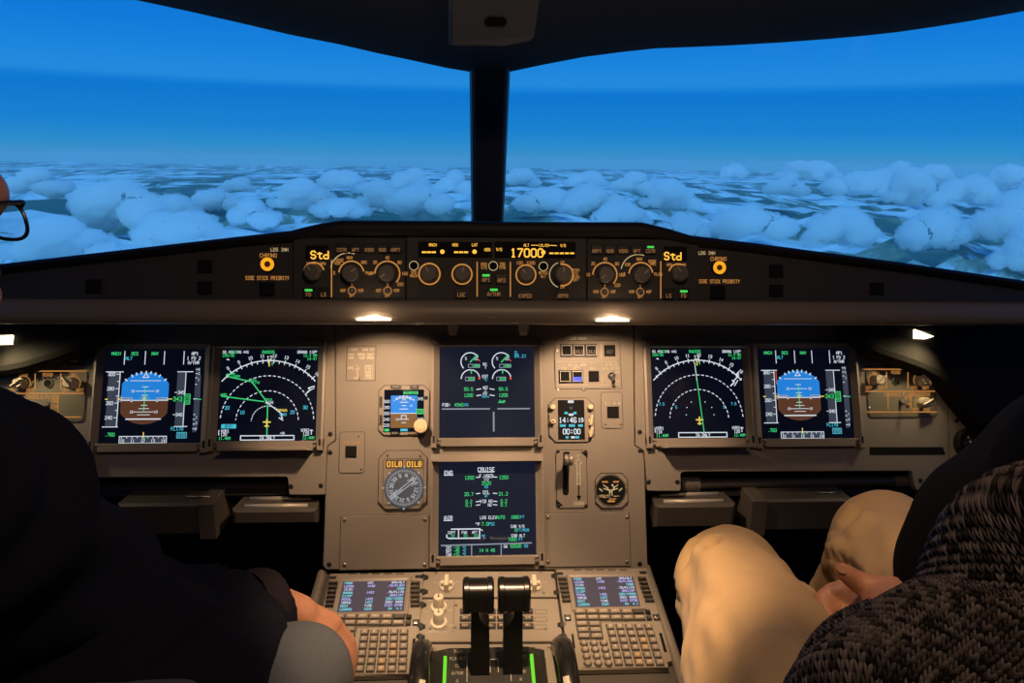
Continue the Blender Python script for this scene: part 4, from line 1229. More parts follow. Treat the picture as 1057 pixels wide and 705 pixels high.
# ------------------------------------------------------------------ below the boards: sliding table, rail, footrests
t = T(PF, 'sliding_table', 'black sliding table stowed in the slot under the left instrument panel', 'table', 200, 502, -.03)
b = MB(); x0, y1 = t.L(104, 494.5); x1, y0 = t.L(300, 512.5); b.box(x0, x1, y0, y1, -.20, 0, 0, .004)
b.line([(x0 + .01, y0 + .004), (x1 - .01, y0 + .004)], .0012, .0006, 1); b.line([(x0 + .01, (y0 + y1) / 2), (x1 - .01, (y0 + y1) / 2)], .002, .0006, 1)
b.build('leaf', [BLACK, mat('table_edge', (.03, .027, .023), .5)], t.e)
t = T(PF, 'table_rail', 'dark metal roller rail in the slot under the right instrument panel', 'rail', 822, 499, -.03)
b = MB(); xa, ya = t.L(718, 499.5); xb, yb = t.L(924, 497); b.tube([(xa, ya, 0), (xb, yb, 0)], .0085, 16)
b.build('roller', [mat('rail_metal', (.10, .09, .085), .35, metal=.6)], t.e)
for (u, v, r_) in ((712, 499.8, .0125), (931, 496.8, .010)):
    x, y = t.L(u, v); b = MB(); b.tube([(x - .016, y, 0), (x + .016, y, 0)], r_, 18)
    b.build('end_cap', [KNOBD], t.e)
b = MB(); x0, y1 = t.L(704, 486); x1, y0 = t.L(944, 492); b.box(x0, x1, y0, y1, -.10, -.01); x0, y1 = t.L(720, 506); x1, y0 = t.L(940, 510); b.box(x0, x1, y0, y1 - .001, -.1, -.002)
b.build('track', [BLACK], t.e)

# footrests: blocks that stand out under the panel
def fpoint(u, v, y):
    d = ray(u, v); return CAM + d * ((y - CAM.y) / d.y)
def footrest(label, u0, u1, vt, vf, vb, ridged, yf=-.115, yb=-.02, strap=None, end=-1):
    a, c = fpoint(u0, vf, yf), fpoint(u1, vf, yf)
    tb = fpoint((u0 + u1) / 2, vt, yb)
    z_bot = fpoint((u0 + u1) / 2, vb, yf).z
    e = bpy.data.objects.new('footrest', None); COL.objects.link(e)
    e.location = ((a.x + c.x) / 2, yf, z_bot)
    meta(e, label, 'footrest', 'footrests under the instrument panel')
    w = c.x - a.x
    zt = a.z - z_bot; zb = max(zt, tb.z - z_bot)
    ins = .010
    def ring(y, zlo, zhi, i):
        return [(-w / 2 + i, y, zlo), (w / 2 - i, y, zlo), (w / 2 - i, y, zhi), (-w / 2 + i, y, zhi)]
    b = MB(); rows = [ring(0, .004, zt - .004, .006), ring(.005, 0, zt, 0), ring(yb - yf - .006, 0, zb, ins), ring(yb - yf, .004, zb - .004, ins + .006)]
    b.loft(rows, smooth=False, close=True); b.add(rows[0], [(0, 1, 2, 3)]); b.add(rows[-1], [(3, 2, 1, 0)])
    if strap: b.box(-w / 2 + w * strap - .0015, -w / 2 + w * strap + .0015, -.0008, .0005, .004, zt - .004)
    b.build('block', [FOOT], e)
    if ridged:
        for k in range(3):
            b = MB(); y = .014 + k * (yb - yf - .03) / 2.4; z = zt + (zb - zt) * y / (yb - yf)
            b.tube([(-w / 2 + .018, y, z), (w / 2 - .018, y, z)], .0042, 8)
            b.build('tread_ridge', [mat('tread_metal', (.42, .39, .34), .4, metal=.3)], e)
    else:
        b = MB(); ea, eb = sorted((end * (w / 2 + .004), end * (w / 2 - .022))); b.box(ea, eb, -.006, yb - yf - .01, -.004, zt + .003, 0, .002)
        b.build('end_plate', [mat('footrest_end', (.075, .066, .058), .4)], e)
        b = MB(); b.tube([(w * .18, .02, zt + .003), (w * .44, .02, zt + .003)], .0014, 6); b.build('hinge_pin', [STEEL], e)
    return e
footrest('long grey footrest block under the left panel, partly behind the black sweater', 120, 219, 514, 521, 553, False, end=1)
footrest('grey footrest with ridged bright top under the left map display', 238.5, 327.5, 513.5, 527, 541.5, True)
footrest('grey footrest with ridged bright top under the right map display', 676, 760, 510.5, 522, 545, True)
footrest('long grey footrest box with hinge pin, partly behind the right khaki knee', 778, 880, 507, 516.5, 548, False)
# ------------------------------------------------------------------ glareshield
SIL = [(-160, 296), (0, 272.5), (100, 261), (200, 249.5), (301, 238), (316, 234), (332, 230.5), (351, 227.4), (484, 228.2), (520, 229), (662, 229.3), (690, 236), (712, 242.8), (778, 250.8), (928, 270.5), (1057, 289.5), (1200, 311)]
t = T(GF, 'glareshield', 'wide black padded glareshield with raised centre hump running across under both windshield panes', 'glareshield', 505, 311)
top = t.P(SIL)
x0, x1 = top[0][0], top[-1][0]
# padded body: front edge follows the silhouette, the top runs forward to the windshield
b = MB()
rows = []
FRT = []
for (x, y) in top:
    FRT.append((x, y))
def sec(x, y):
    yo = max(.006, y)
    back = .40 - .22 * abs(x) ** 1.5
    th = .46 + .34 * max(0, min(1, (.30 - abs(x)) / .08))
    return [(x, yo - .030 * th, 0.000), (x, yo - .026 * th, .010), (x, yo - .014 * th, .014), (x, yo - .004 * th, .010), (x, yo, 0.0), (x, yo + .001, -.03), (x, yo - .01 - .035 * min(1, back / .3), -back), (x, yo - .45, -back)]  # last point hangs an added skirt that blocks sky light behind the panel
dense = []
for (xa, ya), (xb, yb) in zip(FRT[:-1], FRT[1:]):
    n = max(1, int((xb - xa) / .05))
    for i in range(n): dense.append((xa + (xb - xa) * i / n, ya + (yb - ya) * i / n))
dense.append(FRT[-1])
b.loft([sec(x, y) for x, y in dense])
b.build('padded_top', [GSH], t.e, sharp=50)
# face behind the control panels
b = MB()
pts = [(x, max(.002, y - .010)) for x, y in dense]
poly = [(x0, -.006), (x1, -.006)] + pts[::-1]
b.prism(poly, -.05, -.001, 0)
b.build('face', [GSFACE], t.e)
# the lip below: a ledge that rounds over and runs back under the panel
b = MB()
prof = [(.0015, 0), (.001, .010), (-.003, .016), (-.012, .020), (-.022, .0205), (-.030, .018), (-.033, .010), (-.034, -.02), (-.022, -.12), (-.010, -.19)]
rows = []
for i in range(41):
    x = x0 + (x1 - x0) * i / 40
    s = 1.0
    rows.append([(x, y, z) for y, z in prof])
b.loft(rows)
b.build('lower_lip', [LIP], t.e, sharp=60)
b = MB()
for u0, u1 in ((419, 420), ): pass
# small marks on the lip
for u, v, w in ((433, 333.5, 8), (508, 327.8, 7), (532, 333.5, 6)):
    x, y = t.L(u, v, .02); b.box(x - w * .0007, x + w * .0007, y - .0008, y + .0008, .019, .0215)
b.build('lip_mark', [mat('lip_label', (.3, .27, .22), .5)], t.e)

# faint square blanks on the wings
for u, v, w, h in ((97, 295.5, 15, 14), (211.5, 275, 14, 13), (211.5, 297, 14, 13), (801, 279.5, 14, 13), (801, 300, 14, 12), (905, 298, 14, 12)):
    xa, ya = t.L(u - w / 2, v + h / 2); xb, yb = t.L(u + w / 2, v - h / 2)
    b = MB(); b.box(xa, xb, ya, yb, -.001, .003, 0, .001); b.build('blank_button', [BLACKMATTE], t.e)
GSE = t

# side-stick priority and timing buttons
for lab, side, cu, cv in (('amber ring chrono push button with legends on the left wing of the glareshield', -1, 277, 273), ('amber ring chrono push button with legends on the right wing of the glareshield', 1, 741.5, 276.5)):
    t = T(GF, 'warning_button_panel', lab, 'control panel', cu, cv, .0)
    b = MB(); b.lathe([(.0108, 0), (.0108, .003), (.0095, .005), (.0055, .0052)], n=28, mi=0); b.ring(0, 0, .0042, .0095, .0056, 1)
    b.disc(0, 0, .0058, .0055, 2, 20)
    b.build('chrono_button', [BLACK, glow('amber_ring', (1.0, .43, .02), .95), mat('amber_dark', (.25, .08, .01), .5)], t.e)
    b = MB(); b.rect(-.03, .03, -.038, .038, -.0006, 0)
    dx = 11.5 if side < 0 else -12
    b.text('CHRONO', *t.L(cu, cv - 9.3), .0052, .0005, 1, asp=.55)
    b.text('LDG INH', *t.L(cu + dx, cv - 15.3), .0046, .0005, 2, asp=.55)
    b.text('SIDE STICK PRIORITY', *t.L(cu - 1 if side < 0 else cu + 1, cv + 14), .0050, .0005, 1, asp=.46)
    b.build('legend_plate', [GSFACE, AMBER, ENGRAVE], t.e)
    xa, ya = t.L(cu - 8.5, cv + 32); xb, yb = t.L(cu + 6.5, cv + 18.5)
    b = MB(); b.box(xa, xb, ya, yb, 0, .004, 0, .001); b.build('push_button', [BLACKMATTE], t.e)


def led_window(t, u0, u1, v0, v1, name='display_window'):
    xa, ya = t.L(u0, v1); xb, yb = t.L(u1, v0)
    b = MB(); b.box(xa, xb, ya, yb, .0055, .0072, 0, .0006)
    return b


def knob(t, u, v, r, h=.020, glowr=True, big=False, ang=0.0, name='rotary_knob', legend_ring=(0, 360), skirt=False):
    b = MB()
    b.lathe([(r * .92, .0055), (r * .92, .008), (r, .0095), (r * .96, h - .002), (r * .86, h), (r * .80, h + .0002)], n=36, flute=.05)
    b.box(-.0008, .0008, r * .2, r * .8, h, h + .0006, 1)
    o = b.build(name, [KNOBD, KNOBL], t.e)
    o.location = (*t.L(u, v), 0); o.rotation_euler = (0, 0, ang)
    if glowr:
        g = MB(); g.ring(0, 0, r * 1.10, r * 1.28, .0058, 0, *legend_ring); g2 = g.build('light_ring', [AMBER], o)
    return o


def gs_button(t, u, v, w, h, leg=None, led=False):
    xa, ya = t.L(u - w / 2, v + h / 2); xb, yb = t.L(u + w / 2, v - h / 2)
    cx, cy = (xa + xb) / 2, (ya + yb) / 2
    b = MB(); b.box(xa - cx, xb - cx, ya - cy, yb - cy, .0055, .0090, 0, .0008)
    hh = yb - ya
    if leg: b.text(leg, 0, -hh * (.16 if led is not None else 0), hh * .34, .0093, 1, asp=.55)
    if led: b.box(-hh * .36, hh * .36, hh * .16, hh * .38, .0090, .0094, 2)
    o = b.build('push_button', [BLACK, AMBERDIM, GREENLED], t.e)
    o.location = (cx, cy, 0)
    return o


def plate(t, u0, u1, v0, v1, fn):
    xa, ya = t.L(u0, v1); xb, yb = t.L(u1, v0)
    b = MB(); b.prism([(xa, ya), (xb, ya), (xb, yb), (xa, yb)], -.001, .0055, 0, .0008)
    fn(b)
    return b.build('face_plate', [GSFACE, AMBER, ENGRAVE, AMBERHOT], t.e)


def efis(label, m, y, lit):
    """m maps left-panel pixel columns to this side"""
    u0, u1 = sorted((m(304), m(418.5)))
    t = T(GF, 'display_control_panel', label, 'control panel', (u0 + u1) / 2, 282 + y)
    L = lambda u, v: t.L(m(u), v + y)
    def fn(b):
        b.line([L(343, 269), L(343, 306.5)], .0016, .0058, 1)
        b.text('IN HG', *L(322, 272.5), .0040, .0058, 1, asp=.5); b.text('HPA', *L(334, 272.5), .0040, .0058, 1, asp=.5)
        ku = 363.4
        x, yy = L(363.4, 282.6)
        b.ring(x, yy, .0165, .0185, .0058, 1, 10, 175); 
        for a, s_ in ((178, 'LS'), (140, 'VOR'), (95, 'NAV'), (45, 'ARC'), (2, 'PLAN')):
            b.text(s_, x + .0255 * math.cos(R(a)), yy + .0225 * math.sin(R(a)), .0042, .0058, 1, asp=.5)
        b.ring(x - .004, yy + .004, .0245, .0258, .0058, 2, 70, 170)
        b.text('ROSE', *L(351.5, 269), .0042, .0058, 1, asp=.5)
        x, yy = L(400.3, 282.6)
        b.ring(x, yy, .0165, .0185, .0058, 1, -45, 180)
        for a, s_ in ((180, '10'), (135, '20'), (90, '40'), (45, '80'), (0, '160'), (-42, '320')):
            b.text(s_, x + .0245 * math.cos(R(a)), yy + .0225 * math.sin(R(a)), .0042, .0058, 1, asp=.5)
        for u in (364, 400.6):
            b.text('ADF', *L(u - 9, 300), .0040, .0058, 1, asp=.5); b.text('VOR', *L(u + 9, 300), .0040, .0058, 1, asp=.5); b.text('OFF', *L(u, 305.3), .0036, .0058, 1, asp=.5); b.text('1' if u < 380 else '2', *L(u, 294.3), .0036, .0058, 1)
    plate(t, u0, u1, 246.5 + y, 310.3 + y, fn)
    w0, w1 = sorted((m(316.5), m(340)))
    b = led_window(t, w0, w1, 254 + y, 268.5 + y)
    b.text('Std', *L(331, 263.6), .0102, .0074, 1, asp=.62, w=.0020)
    b.build('display_window', [BLACKMATTE, AMBERHOT], t.e)
    knob(t, m(325), 281.5 + y, .0118, .024, True, ang=.6, legend_ring=(-20, 130), name='barometer_knob')
    knob(t, m(363.4), 282.6 + y, .0125, .021, False, ang=-.9)
    knob(t, m(400.3), 282.6 + y, .0125, .021, False, ang=2.2)
    names = ('CSTR', 'WPT', 'VORD', 'NDB', 'ARPT')
    us = sorted(m(u) for u in (354, 368, 382, 395.5, 409))
    if m(0) > 500: names = names[::-1]
    for i, u in enumerate(us): gs_button(t, u, 257 + y, 11.5, 9.5, names[i], lit and i == 4)
    fd = sorted((m(320), m(335.3)))
    for i, u in enumerate(fd): gs_button(t, u, 302.6 + y, 12, 10.5, ('FD', 'LS')[i] if m(0) < 500 else ('LS', 'FD')[i], led=(i == 0) == (m(0) < 500))
    for u in (364, 400.6):
        b = MB(); b.lathe([(.0045, .0055), (.0045, .008), (.0036, .009)], n=16); b.tube([(0, 0, .008), (0, .002, .017)], [.0017, .0024], 8); b.ring(0, 0, .005, .0060, .0057, 1)
        o = b.build('toggle_switch', [KNOBD, AMBER], t.e); o.location = (*L(u, 300.3), 0)


efis('left display control panel on the glareshield showing amber Std beside two range knobs', lambda u: u, 0, False)
efis('right display control panel on the glareshield showing amber Std, one green button light', lambda u: 1024.0 - u, 1.2, True)

# flight control unit in the middle
t = T(GF, 'flight_control_unit', 'centre autopilot control unit on the glareshield with amber 17000 readout', 'control panel', 513, 282)
def fn(b):
    for u, a_, c_ in ((492.5, 271, 306), (526.6, 271, 306)): b.line([t.L(u, a_), t.L(u, c_)], .0016, .0058, 1)
    for u, v in ((427.5, 274.5), (509, 274.8), (560.5, 275.3)): x, y = t.L(u, v); b.ring(x, y, .0058, .0068, .0058, 2)
    b.text('SPD', *t.L(427.5, 281.5), .0040, .0058, 1, asp=.5); b.text('MACH', *t.L(427.5, 285), .0040, .0058, 1, asp=.5)
    for u, s1, s2 in ((499.5, 'HDG', 'V/S'), (518.5, 'TRK', 'FPA')): b.text(s1, *t.L(u, 273), .0042, .0058, 1, asp=.5); b.text(s2, *t.L(u, 276.5), .0042, .0058, 1, asp=.5)
    b.text('100', *t.L(536, 271.7), .0042, .0058, 1, asp=.55); b.text('1000', *t.L(547.5, 271.7), .0042, .0058, 1, asp=.55)
    b.text('METRIC', *t.L(560.5, 282), .0036, .0058, 1, asp=.45); b.text('ALT', *t.L(560.5, 285.5), .0036, .0058, 1, asp=.5)
    for i, s_ in enumerate(('PUSH', 'TO', 'LEVEL', 'OFF')): b.text(s_, *t.L(594, 279 + 3.4 * i), .0036, .0058, 1, asp=.5)
    b.text('UP', *t.L(580, 271), .0036, .0058, 1); b.text('DN', *t.L(580, 296.5), .0036, .0058, 1)
    x, y = t.L(580, 284); b.ring(x, y, .0180, .0192, .0058, 2, 110, 250)
plate(t, 420, 604.5, 246.5, 310.5, fn)
b = led_window(t, 432, 507.8, 250.5, 265.8)
for u, s_ in ((447, 'MACH'), (470, 'HDG'), (490, 'LAT')): b.text(s_, *t.L(u, 253.3), .0040, .0074, 1, asp=.5)
for u in (438, 443, 448, 471, 476, 481): b.line([t.L(u - 1.6, 260.8), t.L(u + 1.6, 260.8)], .0026, .0074, 1)
for u in (456.8, 489.8): b.disc(*t.L(u, 260.3), .0032, .0074, 1, 14)
b.text('HDG', *t.L(503, 258.2), .0042, .0074, 1, asp=.5)
b.build('display_window', [BLACKMATTE, AMBERHOT], t.e)
b = led_window(t, 510.5, 593.5, 250.5, 266.3)
b.text('V/S', *t.L(515, 258), .0042, .0074, 1, asp=.5)
b.text('ALT', *t.L(543, 253.6), .0038, .0074, 1, asp=.5); b.line([t.L(548, 253.6), t.L(555, 253.8)], .001, .0074, 1); b.text('LVL/CH', *t.L(561, 253.8), .0038, .0074, 1, asp=.45); b.line([t.L(567, 253.8), t.L(574, 254)], .001, .0074, 1); b.text('V/S', *t.L(580.5, 254), .0040, .0074, 1, asp=.5)
b.text('17000', *t.L(543.5, 261.5), .0112, .0074, 1, asp=.62, w=.0021); b.disc(*t.L(560.3, 261), .0032, .0074, 1, 14)
for i in range(5): b.line([t.L(567 + 5.3 * i, 261.9), t.L(570.2 + 5.3 * i, 261.9)], .0024, .0074, 1)
b.build('display_window', [BLACKMATTE, AMBERHOT], t.e)
knob(t, 443.5, 283, .0125, .025, True, ang=.4, name='speed_knob'); knob(t, 477, 283.3, .0118, .025, True, ang=-.3, name='heading_knob')
knob(t, 542.6, 283.9, .0118, .025, True, ang=.8, name='altitude_knob'); knob(t, 580, 284, .0130, .024, True, ang=0, name='vertical_speed_knob', legend_ring=(-100, 100))
for u, v, s_, led in ((476.3, 302.8, 'LOC', False), (501.6, 287.5, 'AP1', True), (517.5, 288, 'AP2', False), (509.6, 302.2, 'A/THR', True), (541.7, 304, 'EXPED', False), (580.3, 304, 'APPR', False)):
    gs_button(t, u, v, 12, 10.5, s_, led)
for u, v in ((427.5, 274.5), (509, 274.8), (560.5, 275.3)):
    b = MB(); b.lathe([(.0052, .0055), (.0050, .0085), (.0040, .009)], n=20); o = b.build('push_button', [BLACKMATTE], t.e); o.location = (*t.L(u, v), 0)

# clips that hang under the lip
for lab, u in (('small grey metal latch under the glareshield lip, left of the centre line', 467.5), ('small grey metal latch under the glareshield lip, right of the centre line', 540.3)):
    e = bpy.data.objects.new('glareshield_latch', None); COL.objects.link(e)
    p = CW(u, 334, 1.11); e.location = p
    meta(e, lab, 'latch', 'latches under the glareshield')
    b = MB(); b.box(-.0075, .0075, -.006, .006, -.010, .004, 0, .001); b.build('body', [mat('latch_grey', (.45, .42, .37), .4)], e)
    b = MB(); b.box(-.0055, .0055, -.0065, -.001, -.017, -.010, 0, .001); b.build('tab', [mat('latch_grey', (.45, .42, .37), .4)], e)

# reading lamps set into the lip: lens plus its own spot
def lip_lamp(label, u, v, w, group):
    t = T(GF, 'panel_lamp', label, 'lamp', u, v, .021, group)
    b = MB(); q = [(-w * 1.2, -.0034), (w * 1.2, -.0034), (w * .25, .0020), (-w * .25, .0020)]
    b.prism(q, -.003, .0012, 0, .0006); b.build('lens', [LAMPLENS], t.e)
    b = MB(); b.box(-w * 1.3, w * 1.3, -.0062, -.0044, -.012, .0005, 0, .0005); b.build('hood', [KNOBD], t.e)
    return t
for lab, u, v, aimu, aimv in (('bright wedge-shaped lamp in the glareshield lip above the left of the centre panel', 385.5, 327.5, 400, 462), ('bright wedge-shaped lamp in the glareshield lip above the right of the centre panel', 632.5, 328.5, 617, 462)):
    t = lip_lamp(lab, u, v, .020, 'lamps in the glareshield lip')
    lamp('lip_spill_light', 'POINT', GF.O + GF.ex * t.x + GF.ey * (t.y + .002) + GF.ez * .042, .055, WARM, shadow_soft_size=.006)
    p = GF.O + GF.ex * t.x + GF.ey * (t.y - .016) + GF.ez * .004
    ax, ay = PF.px(aimu, aimv)
    aim = PF.O + PF.ex * ax + PF.ey * ay
    lamp('lip_lamp_light', 'SPOT', p, LIP_POWER, WARM, aim=aim, spot_size=R(92), spot_blend=.35, shadow_soft_size=.010)
# side lamps under the cheeks
for lab, u, v, s in (('small glowing lamp on the dark cheek at the far left edge', 4, 351, -1), ('small glowing triangular lamp on the dark cheek at the far right', 953, 345, 1)):
    t = T(PF, 'panel_lamp', lab, 'lamp', u, v, .044, 'lamps on the side cheeks')
    q = t.P([(u - 10 * 1, v - 5), (u + 10, v + 2.5), (u + 2, v + 5), (u - 10, v + 4.5)] if s > 0 else [(u + 10, v - 5), (u - 10, v - 4), (u - 10, v + 5), (u + 9, v + 4.5)])
    b = MB(); b.prism(q, -.001, .004, 0, .001); b.build('lens', [LAMPSIDE], t.e)
    b = MB(); b.tube([(*t.L(u - 11, v - 6), .001), (*t.L(u + 11, v - 1 if s > 0 else v - 6), .001)], .002, 8); b.build('hood', [BLACK], t.e)
    p = PF.O + PF.ex * t.x + PF.ey * (t.y - .022) + PF.ez * .075
    ax, ay = PF.px(62 if s < 0 else 905, 425)
    lamp('side_lamp_light', 'SPOT', p, SIDE_POWER, (1.0, .76, .40), aim=PF.O + PF.ex * ax + PF.ey * ay, spot_size=R(120), spot_blend=.7, shadow_soft_size=.012)
# ------------------------------------------------------------------ centre pedestal
t = T(QF, 'centre_pedestal', 'sloping brown-grey centre pedestal housing between the two seats', 'pedestal', 503, 640, -.004)
b = MB()
pl = [(-.262, .005), (.262, .005), (.280, -.62), (-.280, -.62)]
y0 = t.y
b.prism([(x, y - y0) for x, y in pl], -.50, -.001, 0, .002)
b.build('housing', [mat('pedestal_paint', (.05, .045, .038), .5, bump=.05, bscale=600)], t.e)
for s in (-1, 1):
    b = MB(); b.tube([(s * .268, .008 - y0, -.004), (s * .290, -.62 - y0, -.004)], .0085, 12)
    b.tube([(s * .272, .008 - y0, -.018), (s * .296, -.62 - y0, -.018)], .0085, 12)
    b.build('side_rail', [mat('pedestal_rail', (.16, .14, .115), .38)], t.e)

MCP = mat('mcdu_paint', (.225, .195, .155), .42, bump=.05, bscale=700, spec=.5)
# multifunction keyboard units
def ZP(x, y): return (570 + x / 5.64, 580 + y / 5.64)
t = T(QF, 'keyboard_display_unit', 'right pedestal keyboard unit with small text screen, beside the right khaki leg', 'keyboard unit', *ZP(305, 195), 0.0, 'pedestal keyboard units')
LZ = lambda x, y: t.L(*ZP(x, y))
b = MB()
out = [LZ(18, 56), LZ(546, 60), LZ(700, 600), LZ(662, 602), LZ(676, 640), LZ(170, 645), LZ(150, 598), LZ(138, 560)]
xl, xr = LZ(18, 56)[0], LZ(546, 60)[0]
yt, yb_ = LZ(280, 58)[1], LZ(400, 642)[1]
ym = LZ(400, 600)[1]
body = [(xl, yt), (xr, yt), (xr, ym), (xr - .008, ym - .003), (xr - .008, yb_), (xl + .008, yb_), (xl + .008, ym - .003), (xl, ym)]
b.prism(body, -.003, .0075, 0, .0012)
b.build('housing', [MCP], t.e)
# screen with raised frame
sx0, sx1 = (LZ(105, 110)[0] + LZ(140, 280)[0]) / 2, (LZ(465, 110)[0] + LZ(515, 285)[0]) / 2
sy1, sy0 = LZ(285, 109)[1], LZ(320, 283)[1]
b = MB()
def rc(d, z): return [(sx0 - d, sy0 - d, z), (sx1 + d, sy0 - d, z), (sx1 + d, sy1 + d, z), (sx0 - d, sy1 + d, z)]
b.loft([rc(.0075, .0075), rc(.0065, .0098), rc(.0045, .0098), rc(0, .0082)], smooth=False, close=True)
b.build('screen_frame', [MCP], t.e)
s = Scr(sx0, sx1, sy0, sy1, .0083)
MSCR = mat('mcdu_glare_glass', (.03, .028, .03), .18, emit=(.048, .040, .058), spec=.6)  # purple glow of the glass stands in for glare on the screen
s.b.rect(sx0, sx1, sy0, sy1, .0083, 0)
LILAC = glow('display_lilac', (.52, .48, .95), .85); WHT = glow('display_soft_white', (.75, .78, .95), .8); CYN = glow('display_soft_cyan', (.25, .75, .85), .8)
rr = random.Random(4)
lines = [('FROM', 'UTC', 'SPD/ALT', 1), ('LECBA', '1448', '.76/FL350', 2), ('(T/D)', '', '10NM', 1), ('GRANA', '1452', '.76/FL170', 2), ('C118*', '', 'BRG118*', 1), ('PESUL', '1455', '280/10000', 2), ('TOPUX', '1457', '250/ 4000', 3), ('DEST', 'TIME', 'DIST EFOB', 1), ('LEGR09', '1504', '  84  4.1', 3)]
for i, (a_, c_, d_, m) in enumerate(lines):
    v = .075 + .107 * i
    s.text(a_, .04, v, (3, 2, 1, 3)[i % 4], .044, 'l', w=.009); s.text(c_, .40, v, m, .044, 'l', w=.009); s.text(d_, .97, v, (1, 2, 3)[i % 3], .044, 'r', w=.009)
s.b.build('screen', [MSCR, WHT, LILAC, CYN], t.e)


def key(t, x, y, w, h, leg='', rnd=False, face=KEYM, lm=ENGRAVE, name='key', z=.0075, hh=.0045):
    b = MB()
    if rnd: b.lathe([(w / 2 * 1.05, 0), (w / 2, hh - .001), (w / 2 - .001, hh)], n=18)
    else: b.box(-w / 2, w / 2, -h / 2, h / 2, 0, hh, 0, .0011)
    b.line([(-w / 2 - .0005, -h / 2 - .0005), (w / 2 + .0006, -h / 2 - .0006), (w / 2 + .0006, h / 2 + .0006), (-w / 2 - .0006, h / 2 + .0006)], .0016, .0004, 2, True) if not rnd else b.ring(0, 0, w / 2, w / 2 + .0016, .0004, 2)
    if leg: b.text(leg, 0, 0, min(h * .42, w / max(1, len(leg)) * .95), hh + .0002, 1, asp=.55)
    o = b.build(name, [face, lm, SEAM], t.e); o.location = (x, y, z)
    return o


def K(u, v, pw, ph, leg='', **k):
    x, y = LZ(u, v)
    return key(t, x, y, pw, ph, leg, **k)


KL = mat('key_legend', (.60, .50, .36), .5)
for i in range(6):
    v = 121 + 25.4 * i
    x, y = LZ(57 + 5.6 * i, v); K(57 + 5.4 * i, v, .0125, .0048, '-', name='line_key', lm=KL, face=KEYD)
    K(520 + 8.8 * i, v, .0125, .0048, '-', name='line_key', lm=KL, face=KEYD)
r1 = ('DIR', 'PROG', 'PERF', 'INIT', 'DATA'); r2 = ('F-PLN', 'RAD NAV', 'FUEL', 'SEC', 'ATC', 'MENU')
for i in range(6):
    K(160 + 67.6 * i, 314, .0158, .0078, (r1 + ('',))[i], lm=KL, face=KEYM if i < 5 else KEYD); K(166 + 67.8 * i, 348.5, .0158, .0078, r2[i], lm=KL)
for j, (a_, c_) in enumerate((('AIRPORT', ''), ('<', '^'), ('>', '*'))):
    K(170 + 6.5 * j, 385 + 35.5 * j, .0158, .0078, a_, lm=KL); K(243 + 6.5 * j, 385 + 35.5 * j, .0158, .0078, c_, lm=KL)
K(553, 316, .006, .0066, '', face=BLACK); K(561, 350, .006, .0066, '', face=KEYD)
letters = 'ABCDEFGHIJKLMNOPQRSTUVWXYZ'
names = list(letters) + ['/', 'SP', 'OVF', 'CLR']
for j in range(6):
    for i in range(5):
        f = j / 5
        u = (335 + 55.5 * i) * (1 - f) + (383 + 59.7 * i) * f
        n = names[j * 5 + i]
        lit = n in 'NSW' or (len(n) == 2)
        K(u, (402, 441, 481.5, 523, 567, 610)[j], .0098, .0086, n, lm=KL, face=mat('key_orange_lit', (.30, .215, .13), .5) if lit else KEYM)
for j in range(4):
    for i in range(3):
        f = j / 3
        u = (182 + 57.5 * i) * (1 - f) + (205 + 60 * i) * f
        K(u, (497, 535, 574, 614)[j], .0092, .0092, ('123', '456', '789', '.0+')[j][i], rnd=True, lm=KL)
for (u, v, w_, h_) in ((641, 490, .0042, .034), (121, 482, .0030, .026)):
    b = MB(); b.box(-w_ / 2, w_ / 2, -h_ / 2, h_ / 2, .0073, .0079); o = b.build('side_slot', [BLACKMATTE], t.e); o.location = (*LZ(u, v), 0)
for u in (145, 212, 278, 345, 412):
    b = MB(); b.box(-.0065, .0065, -.0012, .0012, .0073, .0079); o = b.build('annunciator_slot', [KEYD], t.e); o.location = (*LZ(u, 66), 0)
for u, v in ((88, 348), (604, 345)):
    b = MB(); b.box(-.005, .005, -.006, .006, .0073, .0082, 1); b.lathe([(.0036, .0082), (.0036, .0095), (.0015, .0098)], n=14); o = b.build('fastener', [STEEL, BLACK], t.e); o.location = (*LZ(u, v), 0)
for u, v in ((42, 88), (525, 82)):
    b = MB(); b.box(-.0055, .0055, -.003, .003, .0073, .0082, 0, .0003); o = b.build('corner_catch', [BLACK], t.e); o.location = (*LZ(u, v), 0)
b = MB()
b.line([LZ(130, 375 - 6), LZ(133, 330)], .0006, .0078, 0); b.line([LZ(283, 370), LZ(565, 364)], .0010, .0078, 0); b.line([LZ(281, 372), LZ(295, 474)], .0010, .0078, 0); b.line([LZ(150, 474), LZ(295, 474)], .0010, .0078, 0); b.line([LZ(170, 638), LZ(672, 636)], .0010, .0078, 0)
b.build('keypad_border', [SEAM], t.e)
right_unit = t
# the left unit: copies of every part
e2 = t.e.copy(); COL.objects.link(e2)
lx, ly = QF.px(384.8, 619.3)
e2.matrix_world = QF.mat(lx, ly, 0)
e2['label'] = 'left pedestal keyboard unit with small text screen, beside the hand and grey jeans knee'
for ch in list(t.e.children):
    c = ch.copy(); COL.objects.link(c); c.parent = e2
    for g in ch.children:
        d = g.copy(); COL.objects.link(d); d.parent = c


def ped_plate(name, label, cat, pts, u, v, h=.0045):
    t = T(QF, name, label, cat, u, v)
    q = t.P(pts)
    q = inset(q if sum(q[i][0] * q[(i + 1) % len(q)][1] - q[(i + 1) % len(q)][0] * q[i][1] for i in range(len(q))) > 0 else q[::-1], .0009)
    b = MB(); b.prism(q, -.003, h, 0, .0008)
    return t, b


